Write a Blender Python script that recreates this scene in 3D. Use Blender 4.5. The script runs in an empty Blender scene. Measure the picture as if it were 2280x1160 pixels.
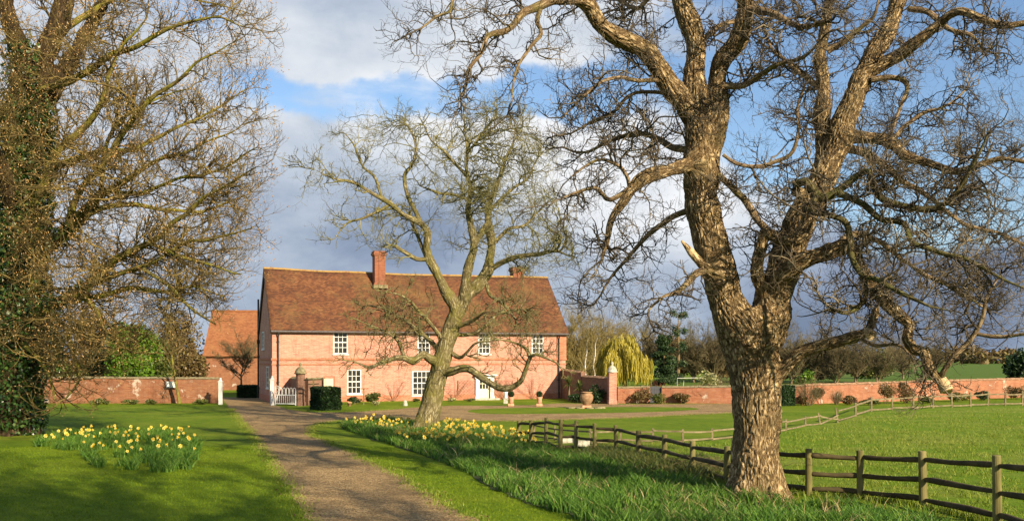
import bpy, math, random
import numpy as np
from mathutils import Vector, Matrix, noise, kdtree
sc = bpy.context.scene
C = sc.collection
R = random.Random(7)
NR = np.random.RandomState(11)
# ---------------------------------------------------------------- survey: camera is 3 m above a level ground, looking along +Y
F, CX, HY, EYE = 2190., 1140., 800., 3.0
def P(px, py, Y): return ((px-CX)/F*Y, Y, EYE-(py-HY)/F*Y)
def G(px, py):
    Y = EYE*F/(py-HY)
    return ((px-CX)/F*Y, Y, 0.0)
def rad(a): return math.radians(a)
SUN_AZ = math.atan2(.63, -.777)      # direction towards the sun on the ground plan: (x, y) = (.63, -.777)
SUN_EL = rad(25)

# ---------------------------------------------------------------- properties
def tag(o, label=None, cat=None, group=None, kind=None):
    if label: o['label'] = label
    if cat: o['category'] = cat
    if group: o['group'] = group
    if kind: o['kind'] = kind
    return o
def empty(name, loc=(0, 0, 0), rz=0, label=None, cat=None, group=None):
    o = bpy.data.objects.new(name, None); C.objects.link(o)
    o.location = loc; o.rotation_euler = (0, 0, rz); o.empty_display_size = .3
    return tag(o, label, cat, group)
def link(name, me, mats, parent=None, loc=(0, 0, 0), rz=0, smooth=False):
    o = bpy.data.objects.new(name, me); C.objects.link(o)
    for m in (mats if isinstance(mats, (list, tuple)) else [mats]):
        me.materials.append(m)
    o.location = loc; o.rotation_euler = (0, 0, rz)
    if parent: o.parent = parent
    if smooth: me.polygons.foreach_set('use_smooth', [True]*len(me.polygons))
    return o
def copy_tree(o, parent=None):
    c = o.copy(); C.objects.link(c)
    if parent: c.parent = parent
    for ch in list(o.children): copy_tree(ch, c)
    return c

# ---------------------------------------------------------------- mesh builders
class MB:
    def __init__(s): s.v = []; s.f = []; s.mi = []; s.m = 0
    def add(s, vs, fs):
        b = len(s.v); s.v += [tuple(p) for p in vs]
        for f in fs: s.f.append(tuple(i+b for i in f)); s.mi.append(s.m)
        return s
    def box(s, x0, x1, y0, y1, z0, z1, M=None):
        vs = [(x, y, z) for z in (z0, z1) for y in (y0, y1) for x in (x0, x1)]
        if M: vs = [M @ Vector(p) for p in vs]
        return s.add(vs, [(0, 2, 3, 1), (4, 5, 7, 6), (0, 1, 5, 4), (2, 6, 7, 3), (0, 4, 6, 2), (1, 3, 7, 5)])
    def bar(s, a, b, w, h, up=(0, 0, 1)):
        a, b = Vector(a), Vector(b); t = (b-a).normalized(); u = t.cross(Vector(up))
        if u.length < 1e-4: u = t.cross(Vector((1, 0, 0)))
        u.normalize(); q = u.cross(t)
        vs = [e+u*i*w/2+q*j*h/2 for e in (a, b) for i, j in ((-1, -1), (1, -1), (1, 1), (-1, 1))]
        return s.add(vs, [(0, 1, 2, 3), (7, 6, 5, 4), (0, 4, 5, 1), (1, 5, 6, 2), (2, 6, 7, 3), (3, 7, 4, 0)])
    def tube(s, pts, rs, n=8, cap=True):
        pts = [Vector(p) for p in pts]
        if not isinstance(rs, (list, tuple)): rs = [rs]*len(pts)
        t = (pts[1]-pts[0]).normalized(); u = t.orthogonal().normalized(); vs = []
        for i, p in enumerate(pts):
            t2 = (pts[min(i+1, len(pts)-1)]-pts[max(i-1, 0)])
            t2 = t2.normalized() if t2.length > 1e-6 else t
            u = (u-t2*u.dot(t2)).normalized(); q = t2.cross(u); t = t2
            for k in range(n):
                a = 2*math.pi*k/n; vs.append(p+(u*math.cos(a)+q*math.sin(a))*rs[i])
        fs = [(i*n+k, i*n+(k+1) % n, (i+1)*n+(k+1) % n, (i+1)*n+k) for i in range(len(pts)-1) for k in range(n)]
        if cap: fs += [tuple(range(n-1, -1, -1)), tuple((len(pts)-1)*n+k for k in range(n))]
        return s.add(vs, fs)
    def lathe(s, prof, n=16, c=(0, 0, 0), rz=0):
        vs = [(c[0]+r*math.cos(2*math.pi*k/n+rz), c[1]+r*math.sin(2*math.pi*k/n+rz), c[2]+z) for r, z in prof for k in range(n)]
        fs = [(i*n+k, i*n+(k+1) % n, (i+1)*n+(k+1) % n, (i+1)*n+k) for i in range(len(prof)-1) for k in range(n)]
        fs += [tuple(range(n-1, -1, -1)), tuple((len(prof)-1)*n+k for k in range(n))]
        return s.add(vs, fs)
    def build(s, name, mats, parent=None, loc=(0, 0, 0), rz=0, smooth=False):
        me = bpy.data.meshes.new(name); me.from_pydata(s.v, [], s.f)
        me.polygons.foreach_set('material_index', s.mi); me.update()
        return link(name, me, mats, parent, loc, rz, smooth)
def fast(name, V, Q, mats, parent=None, loc=(0, 0, 0), smooth=False, attr=None, mi=None):
    V = np.asarray(V, dtype=np.float32).reshape(-1, 3); Q = np.asarray(Q, dtype=np.int32); k = Q.shape[1]
    me = bpy.data.meshes.new(name)
    me.vertices.add(len(V)); me.vertices.foreach_set('co', V.ravel())
    me.loops.add(Q.size); me.loops.foreach_set('vertex_index', Q.ravel())
    me.polygons.add(len(Q)); me.polygons.foreach_set('loop_start', np.arange(0, Q.size, k, dtype=np.int32))
    if mi is not None: me.polygons.foreach_set('material_index', np.asarray(mi, dtype=np.int32))
    if attr is not None:
        a = me.attributes.new('bark', 'FLOAT_VECTOR', 'POINT'); a.data.foreach_set('vector', np.asarray(attr, dtype=np.float32).ravel())
    me.update(calc_edges=True); me.validate()
    return link(name, me, mats, parent, loc, 0, smooth)

# polylines -> tubes, all lines of one point count at a time
def tubes_np(lines, S):
    groups = {}
    for pts, rs in lines: groups.setdefault(len(pts), []).append((pts, rs))
    VV, FF, AA, off = [], [], [], 0
    ang = np.arange(S)*2*np.pi/S
    ca, sa = np.cos(ang), np.sin(ang)
    for n, L in groups.items():
        A = np.array([l[0] for l in L], dtype=np.float64); Rr = np.array([l[1] for l in L]); B = len(L)
        T = np.gradient(A, axis=1); T /= np.linalg.norm(T, axis=2, keepdims=True)+1e-9
        mt = np.abs(T.mean(axis=1)); ref = np.zeros((B, 3)); ref[np.arange(B), mt.argmin(axis=1)] = 1
        U = np.cross(T, ref[:, None, :]); U /= np.linalg.norm(U, axis=2, keepdims=True)+1e-9
        W = np.cross(T, U)
        V = A[:, :, None, :]+Rr[:, :, None, None]*(U[:, :, None, :]*ca[None, None, :, None]+W[:, :, None, :]*sa[None, None, :, None])
        s = np.concatenate([np.zeros((B, 1)), np.cumsum(np.linalg.norm(np.diff(A, axis=1), axis=2), axis=1)], axis=1)+NR.rand(B, 1)*50
        at = np.stack([Rr[:, :, None]*ca, Rr[:, :, None]*sa, np.repeat(s[:, :, None], S, axis=2)], axis=3)
        idx = off+np.arange(B*n*S).reshape(B, n, S); nx = np.roll(idx, -1, axis=2)
        Fq = np.stack([idx[:, :-1], nx[:, :-1], nx[:, 1:], idx[:, 1:]], axis=3).reshape(-1, 4)
        VV.append(V.reshape(-1, 3)); FF.append(Fq); AA.append(at.reshape(-1, 3)); off += B*n*S
    return np.concatenate(VV), np.concatenate(FF), np.concatenate(AA)
def build_tubes(name, parts, mats, parent=None):
    """parts: list of (lines, sides)"""
    Vs, Fs, As, off = [], [], [], 0
    for lines, S in parts:
        if not lines: continue
        V, Fq, A = tubes_np(lines, S)
        Vs.append(V); Fs.append(Fq+off); As.append(A); off += len(V)
    return fast(name, np.concatenate(Vs), np.concatenate(Fs), mats, parent, smooth=True, attr=np.concatenate(As))

# Catmull-Rom through (x,y,z,r) points
def smooth_line(pts, step=.12):
    pts = [np.array(p, dtype=float) for p in pts]
    Q = [2*pts[0]-pts[1]]+pts+[2*pts[-1]-pts[-2]]
    out = []
    for i in range(1, len(Q)-2):
        a, b, c, d = Q[i-1], Q[i], Q[i+1], Q[i+2]
        m = max(2, int(np.linalg.norm((c-b)[:3])/step))
        for k in range(m):
            t = k/m
            out.append(.5*((2*b)+(c-a)*t+(2*a-5*b+4*c-d)*t*t+(3*b-a-3*c+d)*t**3))
    out.append(pts[-1])
    o = np.array(out); o[:, 3] = np.maximum(o[:, 3], .003)
    return o
# recursive side growth
def unit(x, y, z):
    l = math.sqrt(x*x+y*y+z*z)+1e-9
    return x/l, y/l, z/l
def child_dir(t, ang, R, up=0., bias=(0, 0, 0)):
    while True:
        a, b, c = R.gauss(0, 1), R.gauss(0, 1), R.gauss(0, 1)
        k = a*t[0]+b*t[1]+c*t[2]; a -= k*t[0]; b -= k*t[1]; c -= k*t[2]
        if a*a+b*b+c*c > .05: break
    a, b, c = unit(a, b, c); ca, sa = math.cos(ang), math.sin(ang)
    return unit(t[0]*ca+a*sa+bias[0], t[1]*ca+b*sa+bias[1], t[2]*ca+c*sa+up+bias[2])
def grow(out, p, d, L, r, lv, pr, R, keep=None):
    q = pr[lv]; n = q['n']; st = L/n; w = q['wig']; up = q['up']
    pts = [p]; rs = [r]; dx, dy, dz = d; ds = []
    for i in range(n):
        dx, dy, dz = unit(dx+R.gauss(0, w), dy+R.gauss(0, w), dz+R.gauss(0, w)+up)
        p = (p[0]+dx*st, p[1]+dy*st, p[2]+dz*st); ds.append((dx, dy, dz))
        pts.append(p); rs.append(r*(1-(i+1)/n*(1-q.get('tip', .35))))
    if keep and not keep(p): return
    out[lv].append((pts, rs))
    if lv+1 < len(pr):
        c = pr[lv+1]; k = int(L*q['kpm']+R.random())
        for j in range(k):
            t = R.uniform(q.get('t0', .15), 1)*n; i = min(int(t), n-1); f = t-i
            a, b = pts[i], pts[i+1]
            pp = (a[0]+(b[0]-a[0])*f, a[1]+(b[1]-a[1])*f, a[2]+(b[2]-a[2])*f)
            grow(out, pp, child_dir(ds[i], R.uniform(*q['ang']), R, q.get('cup', 0)), c['L']*R.uniform(.55, 1.35)*(1-.35*t/n),
                 min(rs[i]*.8, c['r']*R.uniform(.8, 1.2)), lv+1, pr, R, keep)
def grow_on(out, line, pr, R, per_m, t0=0., ang=(.6, 1.3), up=0., keep=None, Lk=1., bias=(0, 0, 0), rk=.55, tip=True):
    s = np.concatenate([[0], np.cumsum(np.linalg.norm(np.diff(line[:, :3], axis=0), axis=1))]); tot = s[-1]
    for j in range(int(tot*(1-t0)*per_m+.5)):
        t = R.uniform(t0, 1)*tot; i = min(int(np.searchsorted(s, t)), len(line)-1); i0 = max(i-1, 0)
        T = line[i, :3]-line[i0, :3] if i > i0 else line[1, :3]-line[0, :3]
        T = unit(*T)
        k = Lk*R.uniform(.5, 1.4)*(1.15-.5*t/tot)
        grow(out, tuple(line[i, :3]), child_dir(T, R.uniform(*ang), R, up, bias), pr[0]['L']*k, min(line[i, 3]*rk, pr[0]['r']*R.uniform(.7, 1.3)), 0, pr, R, keep)
    if not tip: return
    T = unit(*(line[-1, :3]-line[-3, :3]))
    grow(out, tuple(line[-1, :3]), T, pr[0]['L']*Lk, min(line[-1, 3], pr[0]['r']), 0, pr, R, keep)

def fill_crown(T, lines, targets, pr, R, maxd=2.2, batch=70, r_lim=(.012, .010), kids=3.2, keep=None, min_t=0.):
    """lead a crooked branch from the nearest wood to each point of the crown, then let it twig"""
    have = []
    for ln in lines:
        for i in range(int(len(ln)*min_t), len(ln)):
            a = ln[max(i-1, 0), :3]; b = ln[min(i+1, len(ln)-1), :3]; have.append((tuple(ln[i, :3]), unit(*(b-a)), ln[i, 3]))
    out = []
    for s in range(0, len(targets), batch):
        kd = kdtree.KDTree(len(have))
        for i, h in enumerate(have): kd.insert(h[0], i)
        kd.balance()
        for t in targets[s:s+batch]:
            q, i, dist = kd.find(t)
            if dist > maxd*1.6 or dist < .12: continue
            p0, tg, r = have[i]; d = [t[k]-p0[k] for k in range(3)]
            c1 = [p0[k]+tg[k]*dist*.3+d[k]*.15+R.gauss(0, .10)*dist for k in range(3)]; c2 = [p0[k]+d[k]*.65+R.gauss(0, .22)*dist for k in range(3)]
            n = max(5, int(dist/.14)); r0 = min(r*.62, r_lim[0]+r_lim[1]*dist); pts = []
            for j in range(n+1):
                u = j/n; v = 1-u; w = .05*min(1, u*4)
                pts.append(tuple(v**3*p0[k]+3*v*v*u*c1[k]+3*v*u*u*c2[k]+u**3*t[k]+R.gauss(0, .55)*w for k in range(3)))
            rs = [r0*(1-.6*j/n) for j in range(n+1)]; T[0].append((pts, rs))
            for j in range(1, n+1):
                dd = unit(*(pts[j][k]-pts[j-1][k] for k in range(3))); have.append((pts[j], dd, rs[j]))
                step = dist/n
                for _ in range(int(step*kids+R.random())):
                    grow(T, pts[j], child_dir(dd, R.uniform(.5, 1.25), R, .04), pr[1]['L']*R.uniform(.55, 1.3), min(rs[j]*.8, pr[1]['r']), 1, pr, R, keep)
    return T
def in_poly(x, y, poly):
    c = False; n = len(poly)
    for i in range(n):
        x1, y1 = poly[i]; x2, y2 = poly[(i+1) % n]
        if (y1 > y) != (y2 > y) and x < (x2-x1)*(y-y1)/(y2-y1)+x1: c = not c
    return c
def crown_points(n, poly, Y, dy, R, holes=()):
    xs = [p[0] for p in poly]; ys = [p[1] for p in poly]; out = []
    while len(out) < n:
        x, y = R.uniform(min(xs), max(xs)), R.uniform(min(ys), max(ys))
        if not in_poly(x, y, poly) or any(a < x < b and c < y < d and R.random() < k for a, b, c, d, k in holes): continue
        out.append(P(x, y, Y+R.uniform(*dy)))
    return out
# leaves: n small diamonds, centres Cn (n,3)
def leaves(Cn, size, R_, flat=0., aspect=1.6):
    n = len(Cn); a = R_.randn(n, 3); a[:, 2] *= (1-flat); a /= np.linalg.norm(a, axis=1, keepdims=True)+1e-9
    b = np.cross(a, R_.randn(n, 3)); b /= np.linalg.norm(b, axis=1, keepdims=True)+1e-9
    s = size*(.6+.8*R_.rand(n, 1))
    V = np.stack([Cn-a*s*aspect*.5, Cn+b*s*.5, Cn+a*s*aspect*.5, Cn-b*s*.5], axis=1).reshape(-1, 3)
    return V, np.arange(4*n).reshape(n, 4)
def blob_points(n, c, rr, R_, shell=.5):
    d = R_.randn(n, 3); d /= np.linalg.norm(d, axis=1, keepdims=True)
    k = (shell+(1-shell)*R_.rand(n, 1))
    return np.array(c)+d*k*np.array(rr)
# ---------------------------------------------------------------- materials
def nd(nt, typ, ins=None, **pr):
    n = nt.nodes.new(typ)
    for k, v in pr.items(): setattr(n, k, v)
    for k, v in (ins or {}).items():
        s = n.inputs[k]
        if isinstance(v, bpy.types.NodeSocket): nt.links.new(v, s)
        else: s.default_value = v
    return n
def newmat(name):
    m = bpy.data.materials.new(name); m.use_nodes = True
    nt = m.node_tree; b = nt.nodes['Principled BSDF']; b.inputs['Roughness'].default_value = .85
    b.inputs['Specular IOR Level'].default_value = .25
    return m, nt, b
def c4(c): return (c[0], c[1], c[2], 1)
def ramp(nt, fac, stops, interp='LINEAR'):
    r = nd(nt, 'ShaderNodeValToRGB', {'Fac': fac}); e = r.color_ramp.elements; r.color_ramp.interpolation = interp
    while len(e) < len(stops): e.new(.5)
    for x, (p, c) in zip(e, stops): x.position = p; x.color = c4(c)
    return r.outputs['Color']
def mixc(nt, f, a, b, mode='MIX'):
    n = nd(nt, 'ShaderNodeMix', data_type='RGBA', blend_type=mode)
    for i, v in ((0, f), (6, a), (7, b)):
        if isinstance(v, bpy.types.NodeSocket): nt.links.new(v, n.inputs[i])
        else: n.inputs[i].default_value = v if i == 0 else c4(v)
    return n.outputs[2]
def coords(nt, kind='Object', scale=(1, 1, 1)):
    v = nd(nt, 'ShaderNodeAttribute', attribute_name='bark').outputs['Vector'] if kind == 'bark' else nd(nt, 'ShaderNodeTexCoord').outputs[kind]
    return nd(nt, 'ShaderNodeMapping', {'Vector': v, 'Scale': scale}).outputs['Vector']
def nz(nt, v, scale, detail=4, rough=.55, typ='FBM', dist=0):
    return nd(nt, 'ShaderNodeTexNoise', {'Vector': v, 'Scale': scale, 'Detail': detail, 'Roughness': rough, 'Distortion': dist}, noise_type=typ).outputs['Fac']
def math_(nt, op, a, b=0., c=0.):
    n = nd(nt, 'ShaderNodeMath', operation=op)
    for i, v in enumerate((a, b, c)):
        if isinstance(v, bpy.types.NodeSocket): nt.links.new(v, n.inputs[i])
        else: n.inputs[i].default_value = v
    return n.outputs[0]
def mrange(nt, v, a, b, c=0., d=1.):
    return nd(nt, 'ShaderNodeMapRange', {'Value': v, 'From Min': a, 'From Max': b, 'To Min': c, 'To Max': d}).outputs['Result']
def bump(nt, b, h, dist=.02, st=.6):
    n = nd(nt, 'ShaderNodeBump', {'Height': h, 'Distance': dist, 'Strength': st}); nt.links.new(n.outputs[0], b.inputs['Normal'])
def setc(nt, b, c): nt.links.new(c, b.inputs['Base Color'])

def simple(name, stops, scale=3, detail=5, rough=.85, bd=.01, bs=30, stretch=(1, 1, 1), coord='Object', spec=.25, st=.5):
    m, nt, b = newmat(name); v = coords(nt, coord, stretch)
    setc(nt, b, ramp(nt, nz(nt, v, scale, detail), stops)); b.inputs['Roughness'].default_value = rough; b.inputs['Specular IOR Level'].default_value = spec
    if bd: bump(nt, b, nz(nt, v, bs, 4), bd, st)
    return m
def leafmat(name, stops, trans=.35, rough=.5, spec=.3):
    """leaves: colour varies from leaf to leaf, some light passes through"""
    m, nt, b = newmat(name)
    rnd = nd(nt, 'ShaderNodeNewGeometry').outputs['Random Per Island']
    v = coords(nt, 'Object'); f = math_(nt, 'ADD', math_(nt, 'MULTIPLY', rnd, .6), math_(nt, 'MULTIPLY', nz(nt, v, .9, 3), .4))
    col = ramp(nt, f, stops); setc(nt, b, col); b.inputs['Roughness'].default_value = rough; b.inputs['Specular IOR Level'].default_value = spec
    tr = nd(nt, 'ShaderNodeBsdfTranslucent', {'Color': col})
    mx = nd(nt, 'ShaderNodeMixShader', {'Fac': trans, 1: b.outputs[0], 2: tr.outputs[0]})
    nt.links.new(mx.outputs[0], nt.nodes['Material Output'].inputs['Surface'])
    return m

def lawn_mat(name, a, b_, c, yel, streak=(1, 1, 1)):
    m, nt, b = newmat(name); v = coords(nt, 'Object', streak)
    big = nz(nt, v, .22, 4, .6); mid = nz(nt, v, 2.2, 5, .65); fine = nz(nt, v, 38, 3, .7)
    c1 = ramp(nt, mid, [(.3, a), (.5, b_), (.72, c)])
    c2 = mixc(nt, mrange(nt, big, .45, .72), c1, yel)
    c3 = mixc(nt, mrange(nt, fine, .3, .75, .0, .6), c2, tuple(x*.45 for x in b_))
    setc(nt, b, c3); b.inputs['Roughness'].default_value = .9; b.inputs['Specular IOR Level'].default_value = .1
    h = math_(nt, 'ADD', math_(nt, 'MULTIPLY', fine, .7), math_(nt, 'MULTIPLY', nz(nt, v, 7, 4), .6))
    bump(nt, b, h, .05, .8)
    return m
M = {}
M['lawn'] = lawn_mat('lawn_grass', (.08, .135, .005), (.125, .20, .007), (.18, .265, .010), (.23, .275, .022))
M['paddock'] = lawn_mat('paddock_grass', (.085, .155, .008), (.14, .235, .010), (.205, .30, .018), (.28, .29, .055), (.7, 1.8, 1))
M['field'] = lawn_mat('field_grass', (.07, .13, .016), (.09, .165, .02), (.115, .19, .03), (.15, .17, .04))

def gravel():
    m, nt, b = newmat('gravel'); v = coords(nt)
    vo = nd(nt, 'ShaderNodeTexVoronoi', {'Vector': v, 'Scale': 26.})
    stone = nd(nt, 'ShaderNodeSeparateColor', {'Color': vo.outputs['Color']}).outputs[0]
    c1 = ramp(nt, stone, [(0, (.135, .082, .031)), (.5, (.295, .192, .083)), (1, (.5, .36, .175))])
    patch = nz(nt, v, .55, 6, .65); p2 = nz(nt, v, 3.2, 5, .7)
    c2 = mixc(nt, mrange(nt, patch, .42, .62, 0, .75), c1, (.16, .105, .045))
    c3 = mixc(nt, mrange(nt, p2, .52, .66, 0, .6), c2, (.40, .282, .13))
    setc(nt, b, c3); bump(nt, b, math_(nt, 'ADD', vo.outputs['Distance'], math_(nt, 'MULTIPLY', p2, 1.5)), .03, .7)
    b.inputs['Roughness'].default_value = .95
    return m
M['gravel'] = gravel()

def brick(name, c1, c2, mortar, blotch, bl=(.5, .68), white=None, sc_=1., msize=.1):
    m, nt, b = newmat(name); o = nd(nt, 'ShaderNodeTexCoord').outputs['Object']
    s = nd(nt, 'ShaderNodeSeparateXYZ', {0: o})
    v = nd(nt, 'ShaderNodeCombineXYZ', {0: math_(nt, 'ADD', s.outputs[0], s.outputs[1]), 1: s.outputs[2], 2: 0.}).outputs[0]
    br = nd(nt, 'ShaderNodeTexBrick', {'Vector': v, 'Color1': c4(c1), 'Color2': c4(c2), 'Mortar': c4(mortar), 'Scale': sc_, 'Mortar Size': .009, 'Mortar Smooth': .3,
            'Bias': -.1, 'Brick Width': .23, 'Row Height': .077})
    n1 = nz(nt, o, .55, 6, .65); n2 = nz(nt, o, 4.5, 4, .7)
    col = mixc(nt, mrange(nt, n1, bl[0], bl[1], 0, .75), br.outputs['Color'], blotch)
    col = mixc(nt, mrange(nt, n2, .45, .75, 0, .4), col, tuple(x*.55 for x in c1))
    st = nz(nt, nd(nt, 'ShaderNodeMapping', {'Vector': o, 'Scale': (.8, .8, 9.)}).outputs[0], 1.9, 5, .75); col = mixc(nt, mrange(nt, st, .47, .72, 0, .55), col, mortar); col = mixc(nt, mrange(nt, st, .5, .3, 0, .45), col, tuple(x*.7 for x in c1))
    dp = nz(nt, nd(nt, 'ShaderNodeMapping', {'Vector': o, 'Scale': (1.3, 1.3, .28)}).outputs[0], 1.6, 6, .7); col = mixc(nt, mrange(nt, dp, .52, .72, 0, .5), col, tuple(x*.42 for x in c1))
    if white: col = mixc(nt, mrange(nt, nz(nt, o, 1.1, 6, .75), white, white+.05, 0, .85), col, (.5, .42, .34))
    setc(nt, b, col); bump(nt, b, math_(nt, 'SUBTRACT', n2, br.outputs['Fac']), .012, .6)
    b.inputs['Roughness'].default_value = .92
    return m
M['brick'] = brick('house_brick', (.41, .142, .09), (.51, .225, .145), (.63, .445, .37), (.56, .315, .22))
M['brick_trim'] = brick('rubbed_brick', (.42, .13, .07), (.5, .19, .1), (.5, .3, .2), (.42, .16, .09))
M['wallbrick'] = brick('garden_wall_brick', (.23, .075, .032), (.32, .13, .06), (.30, .2, .13), (.17, .075, .045), white=.58)
M['wallbrick2'] = brick('long_wall_brick', (.31, .10, .048), (.39, .16, .08), (.38, .24, .16), (.26, .11, .06), white=.59)
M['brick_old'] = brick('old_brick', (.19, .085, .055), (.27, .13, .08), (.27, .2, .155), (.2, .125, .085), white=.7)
M['chimney'] = brick('chimney_brick', (.22, .065, .035), (.30, .1, .05), (.3, .17, .11), (.17, .07, .045))

def tiles(name, stops, lichen, lk=(.52, .7)):
    m, nt, b = newmat(name); o = nd(nt, 'ShaderNodeTexCoord').outputs['Object']
    s = nd(nt, 'ShaderNodeSeparateXYZ', {0: o})
    v = nd(nt, 'ShaderNodeCombineXYZ', {0: s.outputs[0], 1: math_(nt, 'MULTIPLY', s.outputs[2], 1.36), 2: 0.}).outputs[0]
    br = nd(nt, 'ShaderNodeTexBrick', {'Vector': v, 'Color1': (0, 0, 0, 1), 'Color2': (1, 1, 1, 1), 'Mortar': (.1, .1, .1, 1), 'Scale': 1., 'Mortar Size': .008,
            'Brick Width': .19, 'Row Height': .11})
    one = nd(nt, 'ShaderNodeSeparateColor', {'Color': br.outputs['Color']}).outputs[0]
    n1 = nz(nt, nd(nt, 'ShaderNodeMapping', {'Vector': o, 'Scale': (1, 1, 1.6)}).outputs[0], .5, 7, .7); n2 = nz(nt, nd(nt, 'ShaderNodeMapping', {'Vector': o, 'Scale': (.35, 1, 2.6)}).outputs[0], 3.0, 4, .8)
    f = math_(nt, 'ADD', math_(nt, 'MULTIPLY', one, .26), math_(nt, 'ADD', math_(nt, 'MULTIPLY', n1, .5), math_(nt, 'MULTIPLY', n2, .42)))
    col = ramp(nt, f, stops)
    col = mixc(nt, mrange(nt, nz(nt, o, .33, 8, .75, dist=.6), lk[0], lk[1], 0, .65), col, lichen)
    setc(nt, b, col); bump(nt, b, math_(nt, 'SUBTRACT', math_(nt, 'ADD', one, n2), math_(nt, 'MULTIPLY', br.outputs['Fac'], 1.2)), .03, .8)
    return m
M['tile'] = tiles('roof_tile', [(.35, (.045, .025, .016)), (.47, (.088, .037, .02)), (.59, (.132, .052, .024)), (.73, (.19, .08, .033)), (.86, (.29, .14, .065))], (.2, .125, .045), (.48, .68))
M['tile2'] = tiles('barn_tile', [(.3, (.16, .06, .028)), (.5, (.25, .095, .04)), (.7, (.33, .14, .058))], (.32, .2, .08))
M['ridge'] = simple('ridge_lichen', [(.3, (.22, .13, .05)), (.5, (.34, .22, .07)), (.7, (.2, .09, .045))], 3)

def bark(name, stops, moss=None, mk=(.45, .6), sc_=(9, 9, 1.6), bs=1., bd=.05):
    m, nt, b = newmat(name); v = coords(nt, 'bark', sc_); o = nd(nt, 'ShaderNodeTexCoord').outputs['Object']
    n1 = nz(nt, v, 1.3, 5, .6, dist=.5); n2 = nz(nt, v, 4, 3, .7)
    rid = math_(nt, 'ABSOLUTE', math_(nt, 'SUBTRACT', n1, .5))
    f = math_(nt, 'ADD', math_(nt, 'MULTIPLY', mrange(nt, rid, 0, .12), .55), math_(nt, 'MULTIPLY', n2, .45))
    col = ramp(nt, f, stops)
    if moss: col = mixc(nt, mrange(nt, nz(nt, o, 1.6, 5, .7), mk[0], mk[1], 0, .85), col, moss)
    setc(nt, b, col); b.inputs['Roughness'].default_value = .95; b.inputs['Specular IOR Level'].default_value = .1
    bump(nt, b, f, bd, bs)
    return m
M['bark_walnut'] = bark('walnut_bark', [(.1, (.038, .022, .011)), (.35, (.16, .104, .05)), (.65, (.42, .305, .16)), (.95, (.58, .455, .28))], (.15, .12, .055), (.5, .72), (12, 12, 3.2), 1., .05)
M['bark_limb'] = bark('walnut_limb_bark', [(.15, (.10, .065, .035)), (.5, (.23, .16, .09)), (.85, (.38, .29, .18))], (.15, .14, .035), (.5, .68), (14, 14, 2.5), .8, .03)
M['bark_green'] = bark('mossy_limb_bark', [(.15, (.04, .035, .018)), (.5, (.10, .085, .035)), (.85, (.2, .17, .08))], (.105, .115, .03), (.46, .66), (14, 14, 2.5), .8, .03)
M['twig_walnut'] = simple('walnut_twig', [(.3, (.026, .02, .013)), (.5, (.072, .056, .036)), (.72, (.25, .205, .135))], 1.6, 3, .9, 0)
M['bark_lean'] = bark('leaning_tree_bark', [(.15, (.08, .062, .03)), (.5, (.23, .19, .095)), (.85, (.44, .385, .23))], (.19, .175, .045), (.44, .64), (10, 10, 2.2), 1., .05)
M['twig_lean'] = simple('leaning_tree_twig', [(.3, (.07, .066, .024)), (.5, (.145, .135, .05)), (.72, (.28, .255, .125))], .9, 3, .9, 0)
M['twig_low'] = simple('low_bough_twig', [(.3, (.07, .055, .025)), (.5, (.14, .11, .05)), (.7, (.24, .2, .09))], .9, 3, .9, 0)
M['bark_chest'] = bark('chestnut_bark', [(.15, (.07, .055, .025)), (.5, (.16, .13, .045)), (.85, (.27, .21, .08))], (.22, .21, .028), (.42, .58), (10, 10, 2), .8, .04)
M['bark_ivied_shade'] = bark('ivied_trunk_bark_shade', [(.15, (.025, .016, .01)), (.5, (.06, .04, .022)), (.85, (.12, .08, .042))], (.06, .06, .02), (.55, .7))  # trunk bark colour darkened to take in the shade at the left edge
M['twig_chest'] = simple('chestnut_twig', [(.3, (.045, .032, .013)), (.5, (.11, .08, .026)), (.7, (.25, .185, .06))], 1.1, 3, .9, 0)
M['bud'] = leafmat('chestnut_bud', [(.2, (.27, .14, .045)), (.5, (.42, .25, .09)), (.8, (.5, .36, .17))], .1)
M['twig_bg'] = simple('hedgerow_twig', [(.3, (.075, .06, .032)), (.5, (.135, .11, .055)), (.7, (.2, .165, .085))], .3, 3, .9, 0)
M['twig_red'] = simple('red_twig', [(.3, (.2, .06, .035)), (.6, (.32, .12, .06))], .6, 3, .9, 0)
M['twig_green'] = simple('greenish_twig', [(.3, (.14, .11, .04)), (.6, (.26, .2, .07))], .6, 3, .9, 0)
M['birch'] = simple('birch_bark', [(.35, (.25, .2, .16)), (.5, (.62, .58, .52)), (.8, (.7, .66, .6))], 2.5)
M['ivy'] = leafmat('ivy_leaf', [(.2, (.012, .035, .008)), (.5, (.03, .075, .014)), (.75, (.075, .14, .03)), (.9, (.14, .2, .05))], .15, .35, .5)
M['evergreen'] = leafmat('evergreen_leaf', [(.2, (.045, .10, .01)), (.5, (.105, .205, .015)), (.8, (.18, .30, .03))], .25)
M['yew'] = leafmat('yew_leaf', [(.2, (.008, .022, .007)), (.55, (.018, .045, .011)), (.85, (.045, .085, .02))], .1)
M['yewcore'] = simple('yew_core', [(.3, (.006, .014, .005)), (.7, (.012, .028, .008))], 8, 4, .9, .03)
M['conifer'] = leafmat('conifer_needle', [(.2, (.015, .035, .014)), (.55, (.035, .07, .022)), (.85, (.075, .11, .035))], .15)
M['shrub'] = leafmat('shrub_leaf', [(.2, (.04, .065, .014)), (.5, (.09, .12, .022)), (.8, (.18, .18, .05))], .25)
M['shrub_brown'] = leafmat('winter_shrub_leaf', [(.2, (.09, .055, .022)), (.5, (.16, .105, .04)), (.8, (.2, .165, .055))], .2)
M['cream_leaf'] = leafmat('variegated_leaf', [(.2, (.12, .15, .04)), (.5, (.34, .33, .14)), (.8, (.6, .55, .3))], .25)
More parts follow.
